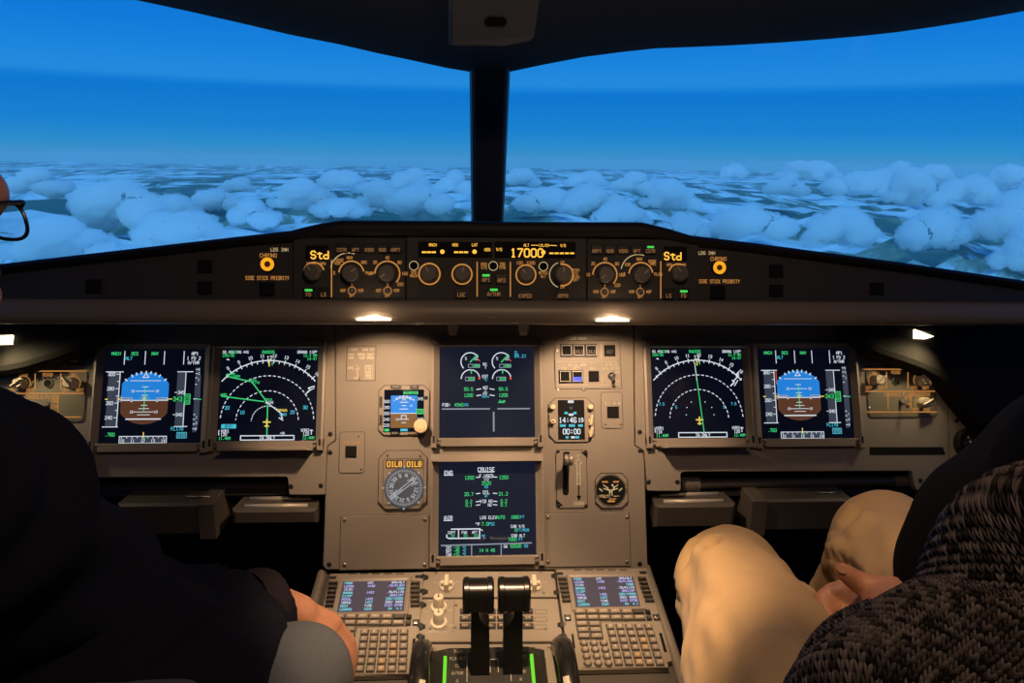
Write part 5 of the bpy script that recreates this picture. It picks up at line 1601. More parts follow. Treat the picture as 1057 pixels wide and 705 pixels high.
# switching panel
t, b = ped_plate('switching_panel', 'narrow pedestal panel with two cream selector knobs in front of the lower display', 'control panel', [(436, 591.5), (572.5, 591), (575.5, 618.5), (434, 619)], 504, 605)
b.text('SWITCHING', *t.L(504, 594.6), .0044, .0047, 1, asp=.55)
for u in (461, 551):
    x, y = t.L(u, 607.5); b.ring(x, y, .0135, .0148, .0047, 1, 20, 160)
    for a, s_ in ((150, 'CAPT'), (30, 'F/O'), (90, 'NORM')): b.text(s_, x + .021 * math.cos(R(a)), y + .0175 * math.sin(R(a)), .0032, .0047, 1, asp=.5)
b.build('face_plate', [MCP, ENGRAVE], t.e)
for i, u in enumerate((461, 551)):
    b = MB(); b.lathe([(.0115, .0045), (.0115, .0075), (.0095, .0085)], n=28); b.box(-.0035, .0035, -.0115, .0115, .0085, .020, 0, .001); b.box(-.0095, .0095, -.0035, .0035, .0085, .0155, 0, .001)
    o = b.build('selector_knob', [mat('knob_ivory', (.55, .49, .37), .45)], t.e); o.location = (*t.L(u, 607.5), 0)
screws(t, [(450, 593.5), (557.5, 592.5), (450, 616), (561, 614)], .0018, .0045)
sw_e, sw_xy = t.e, (t.x, t.y)
# display control panel
t, b = ped_plate('display_page_panel', 'pedestal panel with stacked cream brightness knobs and rows of square page buttons', 'control panel', [(434, 620), (575.8, 619.5), (582, 664.5), (431.5, 665)], 504, 640)
for v in (630, 646):
    x, y = t.L(453, v); b.text('OFF', x - .020, y - .006, .0034, .0047, 1, asp=.5); b.text('BRT', x + .019, y - .004, .0034, .0047, 1, asp=.5); b.ring(x, y, .0128, .0138, .0047, 1, -20, 200)
b.text('UPPER DISPLAY', *t.L(452, 622), .0032, .0047, 1, asp=.5); b.text('LOWER DISPLAY', *t.L(451, 654.5), .0032, .0047, 1, asp=.5)
b.line([t.L(469, 622), t.L(467.5, 655)], .0006, .0047, 2)
for v in (633.5, 641.5, 649.5): x, y = t.L(558, v); b.line([(x - .009, y - .004), (x + .009, y - .004), (x + .009, y + .004), (x - .009, y + .004)], .0006, .0047, 2, True)
b.build('face_plate', [MCP, ENGRAVE, SEAM], t.e)
for v in (629, 645):
    b = MB(); b.lathe([(.0125, .0045), (.0125, .007), (.0085, .0085), (.0080, .026), (.0070, .0275)], n=28, flute=.03); b.box(-.0006, .0006, 0, .007, .0275, .0279, 1); b.disc(0, 0, .0015, .0279, 1, 10)
    o = b.build('brightness_knob', [mat('knob_ivory', (.55, .49, .37), .45), BLACK], t.e); o.location = (*t.L(453, v), 0)
rowsn = (('ENG', 'T.O', 'BLEED', 'PRESS', 'CLR'), ('APU', 'EMER', 'COND', 'DOOR', 'STS'), ('CLR', 'CANC', 'ALL', 'WHEEL', 'RCL'))
for j, v in enumerate((633.5, 641.2, 648.8)):
    for i, u in enumerate((480.3, 493.5, 506, 518.5, 544.5)):
        x, y = t.L(u + (u - 500) * .0008 * (v - 633), v)
        key(t, x, y, .0140, .0085, rowsn[j][i], face=KEYD, lm=KL, name='page_button', z=.0045, hh=.0035)
screws(t, [(470.5, 627), (470, 650), (563, 651.5), (444, 651)], .0018, .0045)
# black edge fasteners of the two panels
for u, v in ((437, 598.5), (436.5, 613.5), (435, 627), (433.8, 649.5), (433.2, 660.5), (574, 597), (576.5, 614), (580.5, 647.5), (581.5, 660)):
    host = t.e if v > 619 else sw_e
    fx, fy = QF.px(u, v); hx_, hy_ = (t.x, t.y) if v > 619 else sw_xy
    b = MB(); b.lathe([(.0062, .0045), (.0062, .0065), (.005, .0075)], n=18); b.box(-.008, .008, -.0035, .0035, .0045, .0058)
    o = b.build('edge_fastener', [BLACK], host); o.location = (fx - hx_, fy - hy_, 0)
t, b = ped_plate('thrust_quadrant', 'thrust lever quadrant with two tall black levers and trim wheels on the pedestal', 'thrust lever', [(431.3, 666.5), (582.3, 666), (600, 760), (424, 760)], 504, 690)
b.build('base_plate', [MCP], t.e)
screws(t, [(448.5, 672), (464.5, 672.5), (459, 690.5), (550.5, 671.5), (566.5, 671.5), (556.5, 691)], .0022, .0045)
# arched black cover with the scales
hx = .066
rows = []
for yy, z in ((.030, .004), (.026, .012), (.012, .019), (-.02, .026), (-.08, .030), (-.16, .030), (-.25, .024)):
    rows.append([(-.083, yy, .004), (-.076, yy - .002, z * .35 + .003), (-hx + .008, yy, z), (hx - .008, yy, z), (.076, yy - .002, z * .35 + .003), (.083, yy, .004)])
b = MB(); b.loft(rows, 0, False)
QTZ = lambda x, y: .0305 if y < -.07 else (.0215 + (.012 - y) * .14)
for s_ in (-1, 1):
    for i, tx in enumerate(('TOGA', 'FLX MCT', 'CL', 'A/THR', 'A', 'IDLE')):
        yy = .012 - .0135 * i
        b.text(tx, s_ * .043, yy, .0046, QTZ(0, yy) + .0008, 1, asp=.5)
    b.line([(s_ * .030, .004), (s_ * .030, -.10)], .0012, .0275, 1)
    b.box(s_ * .0605 - .0022, s_ * .0605 + .0022, -.10, -.002, .008, .0305, 2)
b.build('scale_cover', [mat('quadrant_black', (.02, .02, .018), .5), WHITEFR, glow('green_light_strip', (.18, .85, .03), .9)], t.e)
for s_ in (-1, 1):
    b = MB(); b.box(-.006, .006, -.05, 0, 0, .004, 0, .0005); b.box(-.004, .004, -.012, -.004, .004, .0046, 1); b.line([(-.0055, -.001), (.0055, -.001), (.0055, -.03), (-.0055, -.03)], .0012, .0045, 2, True)
b.build('detent_window', [BLACK, BLACKMATTE, WHITEFR], t.e).location = (.0075, -.005, .022)

LF = Frame(QF.O + QF.ey * (-.212) + QF.ez * .0, R(-6))
def lever(parent, shaft, handle, side):
    sc = -1
    inv = QF.mat(t.x, t.y, 0).inverted()
    def W3(u, v, h): x, y = LF.px(u, v); p = LF.O + LF.ex * x + LF.ey * y + LF.ez * h; return inv @ p
    n = len(shaft)
    b = MB()
    f_ = [W3(u, v, .012) for u, v in shaft]; k_ = [W3(u, v, -.012) for u, v in shaft]
    f_ = [Vector(W3(u, v, 0)) + (inv.to_3x3() @ LF.ez) * .012 for u, v in shaft]; k_ = [Vector(W3(u, v, 0)) - (inv.to_3x3() @ LF.ez) * .014 for u, v in shaft]
    ar = sum(shaft[i][0] * -shaft[(i + 1) % n][1] + shaft[(i + 1) % n][0] * shaft[i][1] for i in range(n))
    idx = list(range(n)) if ar > 0 else list(range(n))[::-1]
    b.add(f_ + k_, [tuple(idx), tuple(n + i for i in idx[::-1])] + [(idx[i], n + idx[i], n + idx[(i + 1) % n], idx[(i + 1) % n]) for i in range(n)])
    lv = b.build('thrust_lever', [mat('lever_black', (.004, .004, .004), .42)], parent)
    u0, u1, v0, v1 = handle
    b = MB(); rows = []
    a0, a1 = LF.px(u0, v0), LF.px(u1, v1)
    X0, X1, Y1, Y0 = a0[0], a1[0], a0[1], a1[1]
    hgt = Y1 - Y0
    M3 = inv @ Matrix(((LF.ex.x, LF.ey.x, LF.ez.x, LF.O.x), (LF.ex.y, LF.ey.y, LF.ez.y, LF.O.y), (LF.ex.z, LF.ey.z, LF.ez.z, LF.O.z), (0, 0, 0, 1)))
    prof = []
    for i in range(9):
        a = math.pi * i / 8
        prof.append((Y1 - .014 + .014 * math.sin(a), .018 * math.cos(a)))
    prof += [(Y0 + .004, -.016), (Y0, -.010), (Y0, .012), (Y0 + .006, .020)]
    for k, (x, sc_) in enumerate(((X0, .86), (X0 + .0025, 1), (X0 + .008, 1), (X0 + .009, .94), (X1 - .009, .94), (X1 - .008, 1), (X1 - .0025, 1), (X1, .86))):
        rows.append([M3 @ Vector((x, (Y0 + hgt / 2) + (y - Y0 - hgt / 2) * sc_, z * sc_)) for y, z in prof])
    b.loft(rows, 0, True, True); b.add(rows[0], [tuple(range(len(prof)))]); b.add(rows[-1], [tuple(range(len(prof)))[::-1]])
    b.build('handle', [mat('handle_black', (.008, .008, .008), .28)], lv)
    return M3
arcL = [(512 - 18 * math.cos(R(a)), 625 + 18 * math.sin(R(a))) for a in (67, 60, 50, 40, 30, 20, 10, 0)]
arcR = [(512.5 + 18 * math.cos(R(a)), 625 + 18 * math.sin(R(a))) for a in (67, 60, 50, 40, 30, 20, 10, 0)]
lever(t.e, [(486, 622), (486, 706), (505, 706), (505, 643)] + arcL, (477.5, 509.5, 599, 626.5), -1)
lever(t.e, [(539, 622), (539, 706), (519, 706), (519.5, 643)] + arcR, (514, 546.5, 598.5, 625.5), 1)
b = MB(); b.lathe([(.006, 0), (.006, .004), (.004, .005)], n=16)
inv = QF.mat(t.x, t.y, 0).inverted(); xx, yy = LF.px(527.5, 627)
o = b.build('lever_button', [mat('pink_button', (.75, .10, .22), .4)], t.e); o.matrix_local = inv @ LF.mat(xx, yy, -.016)
# trim wheels
for s_, u in ((-1, 436.5), (1, 577)):
    xw = QF.px(u, 690)[0] - t.x + (.004 if s_ > 0 else 0)
    yc_, zc_, rw = -.052, -.028, .098
    prof = [(.030, -.004), (.070, -.006), (.074, -.012), (.088, -.0135), (.094, -.012), (.098, -.007), (.0985, 0), (.098, .007), (.094, .012), (.088, .0135), (.074, .012), (.070, .006), (.030, .004)]
    rows = []
    for r_, xo in prof: rows.append([(xw + xo, yc_ + r_ * math.cos(2 * math.pi * i / 56), zc_ + r_ * math.sin(2 * math.pi * i / 56)) for i in range(56)])
    b = MB(); b.loft(rows, 0, True, True); b.add(rows[0], [tuple(range(56))]); b.add(rows[-1], [tuple(range(56))[::-1]])
    w_ = b.build('trim_wheel', [mat('wheel_black', (.010, .010, .010), .25)], t.e)
    b = MB(); rows = []
    for i in range(9):
        a = R(100 + 5.5 * i) if True else 0
        rows.append([(xw + xo, yc_ + (r_ + .0006) * math.cos(a), zc_ + (r_ + .0006) * math.sin(a)) for r_, xo in ((.0965, -s_ * .0095), (.0985, -s_ * .006), (.0988, -s_ * .002))])
    b.loft(rows, 0, True); b.build('white_mark', [mat('wheel_mark', (.45, .40, .30), .5)], w_)
# ------------------------------------------------------------------ people
def blob(caps, voxel, smooth=4, name='tmp', iters=2):
    """one continuous skin grown over tapered limbs (p0, r0, p1, r1) and ellipsoids ('E', centre, radii, matrix)"""
    bm = bmesh.new()
    for c in caps:
        if c[0] == 'E':
            d = bmesh.ops.create_icosphere(bm, subdivisions=4, radius=1)
            M = Matrix.Translation(c[1]) @ (c[3].to_4x4() if len(c) > 3 else Matrix.Identity(4)) @ Matrix.Diagonal((*c[2], 1))
            bmesh.ops.transform(bm, verts=d['verts'], matrix=M)
            continue
        p0, r0, p1, r1 = Vector(c[0]), c[1], Vector(c[2]), c[3]
        for p, r in ((p0, r0), (p1, r1)):
            d = bmesh.ops.create_icosphere(bm, subdivisions=3, radius=r)
            bmesh.ops.translate(bm, verts=d['verts'], vec=p)
        ax = p1 - p0
        if ax.length > 1e-5:
            d = bmesh.ops.create_cone(bm, segments=24, cap_ends=True, radius1=r0, radius2=r1, depth=ax.length)
            M = Matrix.Translation((p0 + p1) / 2) @ ax.to_track_quat('Z', 'Y').to_matrix().to_4x4()
            bmesh.ops.transform(bm, verts=d['verts'], matrix=M)
    me = bpy.data.meshes.new('tmp'); bm.to_mesh(me); bm.free()
    o = bpy.data.objects.new('tmp', me); COL.objects.link(o)
    md = o.modifiers.new('r', 'REMESH'); md.mode = 'VOXEL'; md.voxel_size = voxel; md.use_smooth_shade = True
    ms = o.modifiers.new('s', 'SMOOTH'); ms.factor = .5; ms.iterations = smooth
    dg = bpy.context.evaluated_depsgraph_get()
    me2 = bpy.data.meshes.new_from_object(o.evaluated_get(dg))
    bpy.data.objects.remove(o)
    return me2


def displace(me, fn):
    n = len(me.vertices)
    co = np.empty(n * 3); me.vertices.foreach_get('co', co); co = co.reshape(-1, 3)
    no = np.empty(n * 3); me.vertex_normals.foreach_get('vector', no); no = no.reshape(-1, 3)
    d = np.array([fn(Vector(c)) for c in co])
    co += no * d[:, None]
    me.vertices.foreach_set('co', co.ravel()); me.update()


def place(me, name, m, parent=None):
    me.name = name
    me.materials.clear(); me.materials.append(m)
    me.polygons.foreach_set('use_smooth', [True] * len(me.polygons))
    o = bpy.data.objects.new(name, me); COL.objects.link(o)
    if parent is not None: o.parent = parent
    return o


def root(name, loc, label, cat):
    e = bpy.data.objects.new(name, None); COL.objects.link(e)
    e.location = loc
    meta(e, label, cat)
    return e


def seg_t(p, a, b_):
    ab = b_ - a
    return max(0, min(1, (p - a).dot(ab) / ab.length_squared))


SKIN = mat('skin', (.50, .235, .135), .48, bump=.25, bscale=260, mottle=.16, mscale=60)
SKIN.node_tree.nodes['Principled BSDF'].inputs['Subsurface Weight'].default_value = .12
SKIN.node_tree.nodes['Principled BSDF'].inputs['Subsurface Radius'].default_value = (.01, .004, .002)
NAVY = mat('sweater_navy_black', (.0085, .0095, .0165), .95, bump=.5, bscale=700, spec=.1)
DENIM = mat('grey_denim', (.075, .085, .098), .9, bump=.5, bscale=900, mottle=.25, mscale=300, spec=.2)
KHAKI = mat('khaki_cotton', (.50, .335, .165), .88, bump=.25, bscale=900, mottle=.07, mscale=25, spec=.2, sheen=.1)
KNIT = None


def finger(pts, r0, r1):
    n = len(pts) - 1
    return [(pts[i], r0 + (r1 - r0) * i / n, pts[i + 1], r0 + (r1 - r0) * (i + 1) / n) for i in range(n)]


# ---- left person: dark sweater, jeans, glasses; right hand over the knee
LP = root('person', (-0.62, -0.80, 0.0), 'person at left in black sweater and grey jeans, one hand over the knee', 'person')
fwd = Vector((.18, .98, 0)).normalized(); rgt = Vector((.98, -.18, 0)).normalized()
G0 = CW(23.5, 209, .735)
HD = G0 - fwd * .088 - rgt * .075 - Vector((0, 0, .010)) + _r * .008
sh = CW(-62, 530, .50); el = CW(112, 648, .70); wr = CW(291, 629, .865); wr2 = CW(308, 634, .88)
kn = CW(305, 701, .785); hip = CW(40, 900, .47)
hipc = Vector((-.60, -.86, .60)); chest = Vector((-.62, -.84, .98)); shl = Vector((-.84, -.80, 1.0))
knl = Vector((-.72, -.32, .62)); ank = Vector((-.56, -.36, .14)); ankl = Vector((-.70, -.24, .14))
caps = [('E', HD, (.074, .096, .112)), ('E', HD + Vector((0, .045, -.06)), (.052, .058, .06)), (HD + Vector((0, -.02, -.06)), .055, chest + Vector((.02, -.03, .14)), .062),
        (chest, .135, hipc, .14), (sh, .055, el, .042), (el, .042, wr, .0245), (chest + Vector((.05, -.02, .02)), .10, sh, .058), (shl, .055, chest + Vector((-.05, 0, .02)), .10),
        (hip, .08, kn, .046), (kn, .046, ank, .034), (ank, .035, ank + Vector((0, .17, -.08)), .03), (hipc + Vector((-.1, .02, -.04)), .08, knl, .05), (knl, .05, ankl, .034), (ankl, .035, ankl + Vector((0, .17, -.08)), .03),
        (hipc, .13, hip, .08), (shl, .05, shl + Vector((-.06, .16, -.24)), .042), (shl + Vector((-.06, .16, -.24)), .04, shl + Vector((.0, .36, -.24)), .026),
        ('E', shl + Vector((.0, .41, -.245)), (.036, .06, .02))]
# face: brow, nose, chin, ear
fwd = Vector((.18, .98, 0)).normalized(); rgt = Vector((.98, -.18, 0)).normalized()
caps += [('E', HD + fwd * .088 + Vector((0, 0, -.022)), (.014, .022, .028)), (HD + fwd * .080 + Vector((0, 0, .005)), .012, HD + fwd * .104 + Vector((0, 0, -.034)), .013), ('E', HD + fwd * .084 + Vector((0, 0, -.085)), (.026, .02, .02)),
         ('E', HD + fwd * .064 + rgt * .022 + Vector((0, 0, .020)), (.044, .026, .034)), ('E', HD + fwd * .064 - rgt * .022 + Vector((0, 0, .020)), (.044, .026, .034)), ('E', HD + rgt * .076 + Vector((0, -.01, -.01)), (.010, .018, .032)), ('E', HD - rgt * .076 + Vector((0, -.01, -.01)), (.010, .018, .032)),
         (HD + fwd * .09 + rgt * .022 + Vector((0, 0, -.062)), .007, HD + fwd * .09 - rgt * .022 + Vector((0, 0, -.062)), .007)]
# right hand: palm over the knee, fingers hanging beyond it
k1, k2, k3, k4 = CW(343, 643, .915), CW(337, 652, .900), CW(330, 661, .886), CW(321, 669, .874)
for kk in (k1, k2, k3, k4): caps.append((wr2, .020, kk, .0125))
caps.append((wr, .0245, wr2, .023))
dn = Vector((.012, .012, -.042))
for kk, ln in ((k1, .92), (k2, 1.05), (k3, .98), (k4, .78)):
    caps += finger([kk, kk + dn * ln + Vector((.006, .004, 0)), kk + dn * ln * 1.62 + Vector((.002, -.004, 0)), kk + dn * ln * 2.1 + Vector((-.008, -.010, 0))], .0105, .0075)
caps += finger([wr2 + Vector((.008, .01, -.006)), CW(338, 668, .905), CW(346, 690, .90), CW(346, 705, .89)], .014, .0085)
body = blob(caps, .0045, 4)
place(body, 'body', SKIN, LP)
body.transform(Matrix.Translation(-LP.location))
# sweater
cf = CW(268, 628, .845)
ca = [(sh, .088, el, .068), (el, .067, cf, .036), (chest + Vector((.03, -.02, .02)), .16, sh, .088), (chest, .19, hipc + Vector((0, .02, .03)), .19), (shl, .085, chest, .16), (hipc, .18, CW(110, 790, .60), .125), (CW(110, 790, .60), .125, CW(225, 742, .68), .066), (CW(60, 840, .58), .13, CW(245, 775, .66), .075), (CW(225, 742, .68), .066, CW(246, 672, .79), .046), (CW(246, 672, .79), .046, CW(268, 640, .83), .040), (CW(246, 672, .79), .046, CW(130, 690, .66), .08), (CW(262, 652, .745), .032, CW(218, 706, .625), .048), (CW(218, 706, .625), .048, CW(190, 790, .58), .075), (CW(262, 652, .745), .032, CW(150, 690, .62), .07),
      (shl, .08, shl + Vector((-.06, .16, -.24)), .065), (shl + Vector((-.06, .16, -.24)), .06, shl + Vector((.0, .34, -.24)), .042), (chest + Vector((.02, -.03, .12)), .09, chest + Vector((.03, -.02, .155)), .085)]
sw = blob(ca, .007, 5)
axis = (cf - el).normalized()
def folds(p):
    t1 = seg_t(p, el, cf); d1 = (p - (el + (cf - el) * t1)).length
    ph = (p - el).dot(axis)
    side = noise.noise(p * 6)
    d = 0.004 * noise.noise(p * 14)
    if d1 < .10:
        d += .0075 * t1 * math.sin(ph * 150 + 5 * side + 2 * noise.noise(p * 20)) * (0.4 + .6 * abs(noise.noise(p * 9)))
    t2 = seg_t(p, sh, el); d2 = (p - (sh + (el - sh) * t2)).length
    if d2 < .13:
        d += .012 * math.sin((p - sh).dot((el - sh).normalized()) * 62 + 6 * side) * (0.35 + abs(noise.noise(p * 7)))
    return d
displace(sw, folds)
sw.transform(Matrix.Translation(-LP.location))
place(sw, 'sweater', NAVY, LP)
b = MB()
cfa = axis; u_ = cfa.cross(Vector((0, 0, 1))).normalized(); v_ = cfa.cross(u_)
rows = []
for k, (l, r_) in enumerate(((-.020, .040), (-.014, .0435), (-.002, .0445), (.008, .043), (.013, .039), (.006, .031))):
    rows.append([cf + cfa * l + (u_ * math.cos(2 * math.pi * i / 60) + v_ * math.sin(2 * math.pi * i / 60)) * (r_ + (.0009 if i % 2 else 0)) - LP.location for i in range(60)])
b.loft(rows, 0, True, True)
b.build('cuff', [mat('cuff_plum_black', (.022, .017, .022), .95, spec=.1)], LP)
# jeans
je = blob([(hip, .105, kn, .060), (kn, .0605, ank, .055), (hipc + Vector((-.1, .02, -.04)), .11, knl, .068), (knl, .07, ankl, .055), (hipc, .15, hip, .10), (hipc, .15, hipc + Vector((-.1, .02, -.04)), .11)], .007, 4)
displace(je, lambda p: .003 * noise.noise(Vector((p.x * 20, p.y * 20, p.z * 9))))
je.transform(Matrix.Translation(-LP.location)); place(je, 'jeans', DENIM, LP)
# short grey hair
hr = blob([('E', HD + Vector((0, -.014, .022)), (.078, .094, .100)), ('E', HD + Vector((0, -.05, -.03)), (.07, .055, .07))], .006, 3)
hr.transform(Matrix.Translation(-LP.location)); place(hr, 'hair', mat('hair_grey', (.10, .085, .07), .8, bump=1, bscale=200), LP)

# eyeglasses worn by the left person
eg = root('eyeglasses', G0, 'dark rectangular eyeglasses worn by the person at the far left edge', 'eyeglasses')
b = MB()
gr = Vector((-.86, .50, 0)).normalized()       # from the right hinge across the face
gr = (-rgt * .90 + fwd * .10).normalized()
gu = Vector((0, 0, 1))
gu = (gu + gr * .18).normalized()
def lensring(c0, n=32):
    out_ = []
    for i in range(n):
        a = 2 * math.pi * i / n
        ca_, sa = math.cos(a), math.sin(a)
        x = .0255 * math.copysign(abs(ca_) ** .75, ca_); y = .0200 * math.copysign(abs(sa) ** .75, sa)
        out_.append(c0 + gr * x + gu * (y - .018))
    return out_
for k in range(2):
    c0 = gr * (.028 + .066 * k)
    ring = lensring(c0); ring.append(ring[0])
    b.tube(ring, .0019, 8, cap=False)
b.tube([gr * .052 + gu * -.008, gr * .061 + gu * -.004 + fwd * .004, gr * .070 + gu * -.008], .0016, 8)
b.tube([gr * .004 + gu * -.004, Vector((0, 0, 0)), rgt * .001 - fwd * .004], .0026, 8)
b.build('frame', [mat('glasses_black', (.008, .008, .012), .3)], eg)
for k in range(2):
    st = gr * (.122 * k)
    b = MB(); b.tube([st, st - fwd * .05 + Vector((0, 0, .001)), st - fwd * .105 + Vector((0, 0, -.002)), st - fwd * .135 + Vector((0, 0, -.022))], [.0028, .0024, .0022, .0025], 8); b.build('temple_arm', [MATS['glasses_black']], eg)
gl2 = bpy.data.materials.new('lens_glass'); gl2.use_nodes = True
nt = gl2.node_tree; nt.nodes.clear(); o_ = nt.nodes.new('ShaderNodeOutputMaterial'); m_ = nt.nodes.new('ShaderNodeMixShader'); t_ = nt.nodes.new('ShaderNodeBsdfTransparent'); g_ = nt.nodes.new('ShaderNodeBsdfGlossy'); f_ = nt.nodes.new('ShaderNodeFresnel')
g_.inputs['Roughness'].default_value = .02; t_.inputs['Color'].default_value = (.93, .95, .96, 1)
m_.inputs[0].default_value = .07; nt.links.new(t_.outputs[0], m_.inputs[1]); nt.links.new(g_.outputs[0], m_.inputs[2]); nt.links.new(m_.outputs[0], o_.inputs[0])
for k in range(2):
    b = MB(); rg_ = lensring(gr * (.028 + .066 * k)); b.add(rg_, [tuple(range(len(rg_)))]); b.build('lens', [gl2], eg)

# ---- right person: khaki trousers, chunky knit, dark vest
RP = root('person', (0.62, -0.86, 0.0), 'person at right in khaki trousers and chunky grey knit sweater, hand in lap', 'person')
kl = CW(754, 594, .97); kr = CW(914, 560, .955)
hl = CW(872, 872, .50); hr_ = CW(1085, 820, .52)
al = CW(772, 880, 1.06); ar_ = CW(792, 800, 1.14)
sh2 = CW(1085, 594, .53); el2 = CW(946, 820, .45); wr3 = CW(922, 624, .69)
pel = Vector((.50, -.93, .60)); ch2 = CW(1150, 600, .60)
RH = Vector((.66, -.86, 1.30))
shr = ch2 + Vector((.26, .02, .02))
caps = [('E', RH, (.078, .098, .115)), ('E', RH + Vector((0, .045, -.06)), (.052, .058, .06)), (RH + Vector((0, -.01, -.06)), .055, ch2 + Vector((0, -.02, .12)), .062), (ch2, .12, pel, .13), (ch2, .10, sh2, .06), (sh2, .055, el2, .045), (el2, .043, wr3, .026),
        (hl, .075, kl, .05), (kl, .05, al, .036), (hr_, .075, kr, .05), (kr, .05, ar_, .036), (al, .035, al + Vector((0, .16, -.06)), .03), (ar_, .035, ar_ + Vector((0, .16, -.06)), .03), (pel, .12, hl, .075), (pel, .12, hr_, .075),
        (ch2, .10, shr, .06), (shr, .055, shr + Vector((.0, .10, -.26)), .043), (shr + Vector((.0, .10, -.26)), .043, shr + Vector((-.10, .28, -.28)), .027), ('E', shr + Vector((-.13, .32, -.285)), (.05, .05, .022))]
f2 = Vector((0, 1, 0)); r2_ = Vector((1, 0, 0))
caps += [(RH + f2 * .085 + Vector((0, 0, .005)), .012, RH + f2 * .108 + Vector((0, 0, -.034)), .013), ('E', RH + f2 * .084 + Vector((0, 0, -.085)), (.026, .02, .02)), ('E', RH + f2 * .08 + Vector((0, 0, .028)), (.05, .018, .014)), ('E', RH + r2_ * .078, (.010, .018, .032)), ('E', RH - r2_ * .078, (.010, .018, .032)), (RH + f2 * .092 + r2_ * .022 + Vector((0, 0, -.062)), .007, RH + f2 * .092 - r2_ * .022 + Vector((0, 0, -.062)), .007)]
# left hand, half closed in the lap
K1, K2, K3, K4 = CW(902, 609, .715), CW(905, 620, .705), CW(908, 631, .697), CW(910, 641, .69)
for kk in (K1, K2, K3, K4): caps.append((wr3, .019, kk, .0125))
caps += finger([K1, CW(880, 607, .733), CW(860, 611, .735), CW(847, 620, .728)], .0118, .0088)
caps += finger([K2, CW(881, 619, .728), CW(862, 622, .730), CW(850, 628, .722)], .0118, .0085)
caps += finger([K3, CW(884, 632, .720), CW(866, 636, .722), CW(856, 640, .712)], .0112, .0080)
caps += finger([K4, CW(890, 645, .710), CW(874, 649, .708), CW(864, 651, .702)], .0100, .0072)
caps += finger([CW(925, 612, .69), CW(901, 607, .694), CW(886, 601, .700), CW(870, 589.5, .699)], .0150, .0088)
body = blob(caps, .0045, 3)
displace(body, lambda p: .0006 * noise.noise(p * 120))
body.transform(Matrix.Translation(-RP.location)); place(body, 'body', SKIN, RP)
b = MB(); c0 = CW(869.5, 587.5, .6907)
ax_ = (CW(871, 592.5, .704) - CW(884, 600, .70)).normalized(); nn_ = (CAM - c0).normalized(); sd_ = ax_.cross(nn_).normalized(); nn_ = sd_.cross(ax_)
pts = [c0 + ax_ * (.0050 * math.cos(a)) + sd_ * (.0036 * math.sin(a)) - RP.location for a in [2 * math.pi * i / 16 for i in range(16)]]
b.add(pts, [tuple(range(16))]); b.build('thumb_nail', [mat('nail', (.58, .31, .20), .35)], RP)
# trousers
tr_ = blob([(hl, .098, kl, .066), (kl, .066, al, .060), (hr_, .098, kr, .068), (kr, .068, ar_, .058), (pel, .15, hl, .098), (pel, .15, hr_, .098)], .0065, 6)
def trf(p):
    d = 0.0
    for h_, k_, a_ in ((hl, kl, al), (hr_, kr, ar_)):
        ts = seg_t(p, k_, a_); ds = (p - (k_ + (a_ - k_) * ts)).length
        tt = seg_t(p, h_, k_); dt = (p - (h_ + (k_ - h_) * tt)).length
        if ds < .10:
            w = min(1, ts * 5)
            d += w * (.010 * (.45 - 2.2 * abs(noise.noise(Vector((p.x * 17, p.y * 17, p.z * 3.2 + 3))))) + .002 * noise.noise(p * 40)) * (1 if ts > .02 else 1)
        if dt < .13:
            axs = (k_ - h_).normalized()
            w = min(1, (1 - tt) * 4)
            q = p - axs * (p.dot(axs)) * .72
            d += w * (.009 * (.45 - 2.2 * abs(noise.noise(q * 13))) + .003 * noise.noise(q * 50))
    d += .0012 * noise.noise(p * 60)
    for c0_, c1_, amp, wd in CREASES:
        tt = seg_t(p, c0_, c1_)
        e_ = p - (c0_ + (c1_ - c0_) * tt)
        along = e_.dot(VIEWD)
        dist = math.sqrt(max(0, e_.length_squared - along * along * .85))
        if dist < wd * 4:
            x_ = dist / wd
            d += 1.7 * amp * (math.exp(-(x_ - 1.7) ** 2) * .7 - math.exp(-x_ * x_)) * min(1, 5 * tt + .15) * min(1, 5 * (1 - tt) + .15)
    return d
VIEWD = (CW(790, 610, 1) - CAM).normalized()
CREASES = []
for pts, dep, amp, wd in (([(716, 560), (713, 610), (724, 660), (738, 705)], .93, .007, .009), ([(737, 556), (738, 610), (748, 660), (760, 710)], .90, .006, .008), ([(770, 600), (768, 650), (772, 705)], .86, .006, .008),
                          ([(792, 585), (806, 640), (792, 705)], .84, .007, .009), ([(822, 620), (812, 660), (795, 705)], .80, .006, .008), ([(790, 610), (825, 640), (838, 660)], .80, .005, .007), ([(760, 565), (755, 590), (757, 640)], .9, .004, .008),
                          ([(888, 524), (880, 555), (872, 588)], .90, .007, .008), ([(906, 545), (898, 575), (893, 600)], .88, .005, .007), ([(930, 545), (930, 590)], .88, .006, .008), ([(868, 560), (850, 592), (838, 605)], .92, .006, .008)):
    for a_, b_2 in zip(pts[:-1], pts[1:]): CREASES.append((CW(*a_, dep), CW(*b_2, dep), amp, wd))
displace(tr_, trf)
tr_.transform(Matrix.Translation(-RP.location)); place(tr_, 'trousers', KHAKI, RP)
b = MB()
for pts in ([(700.5, 604), (707, 608), (714, 613)],):
    pass
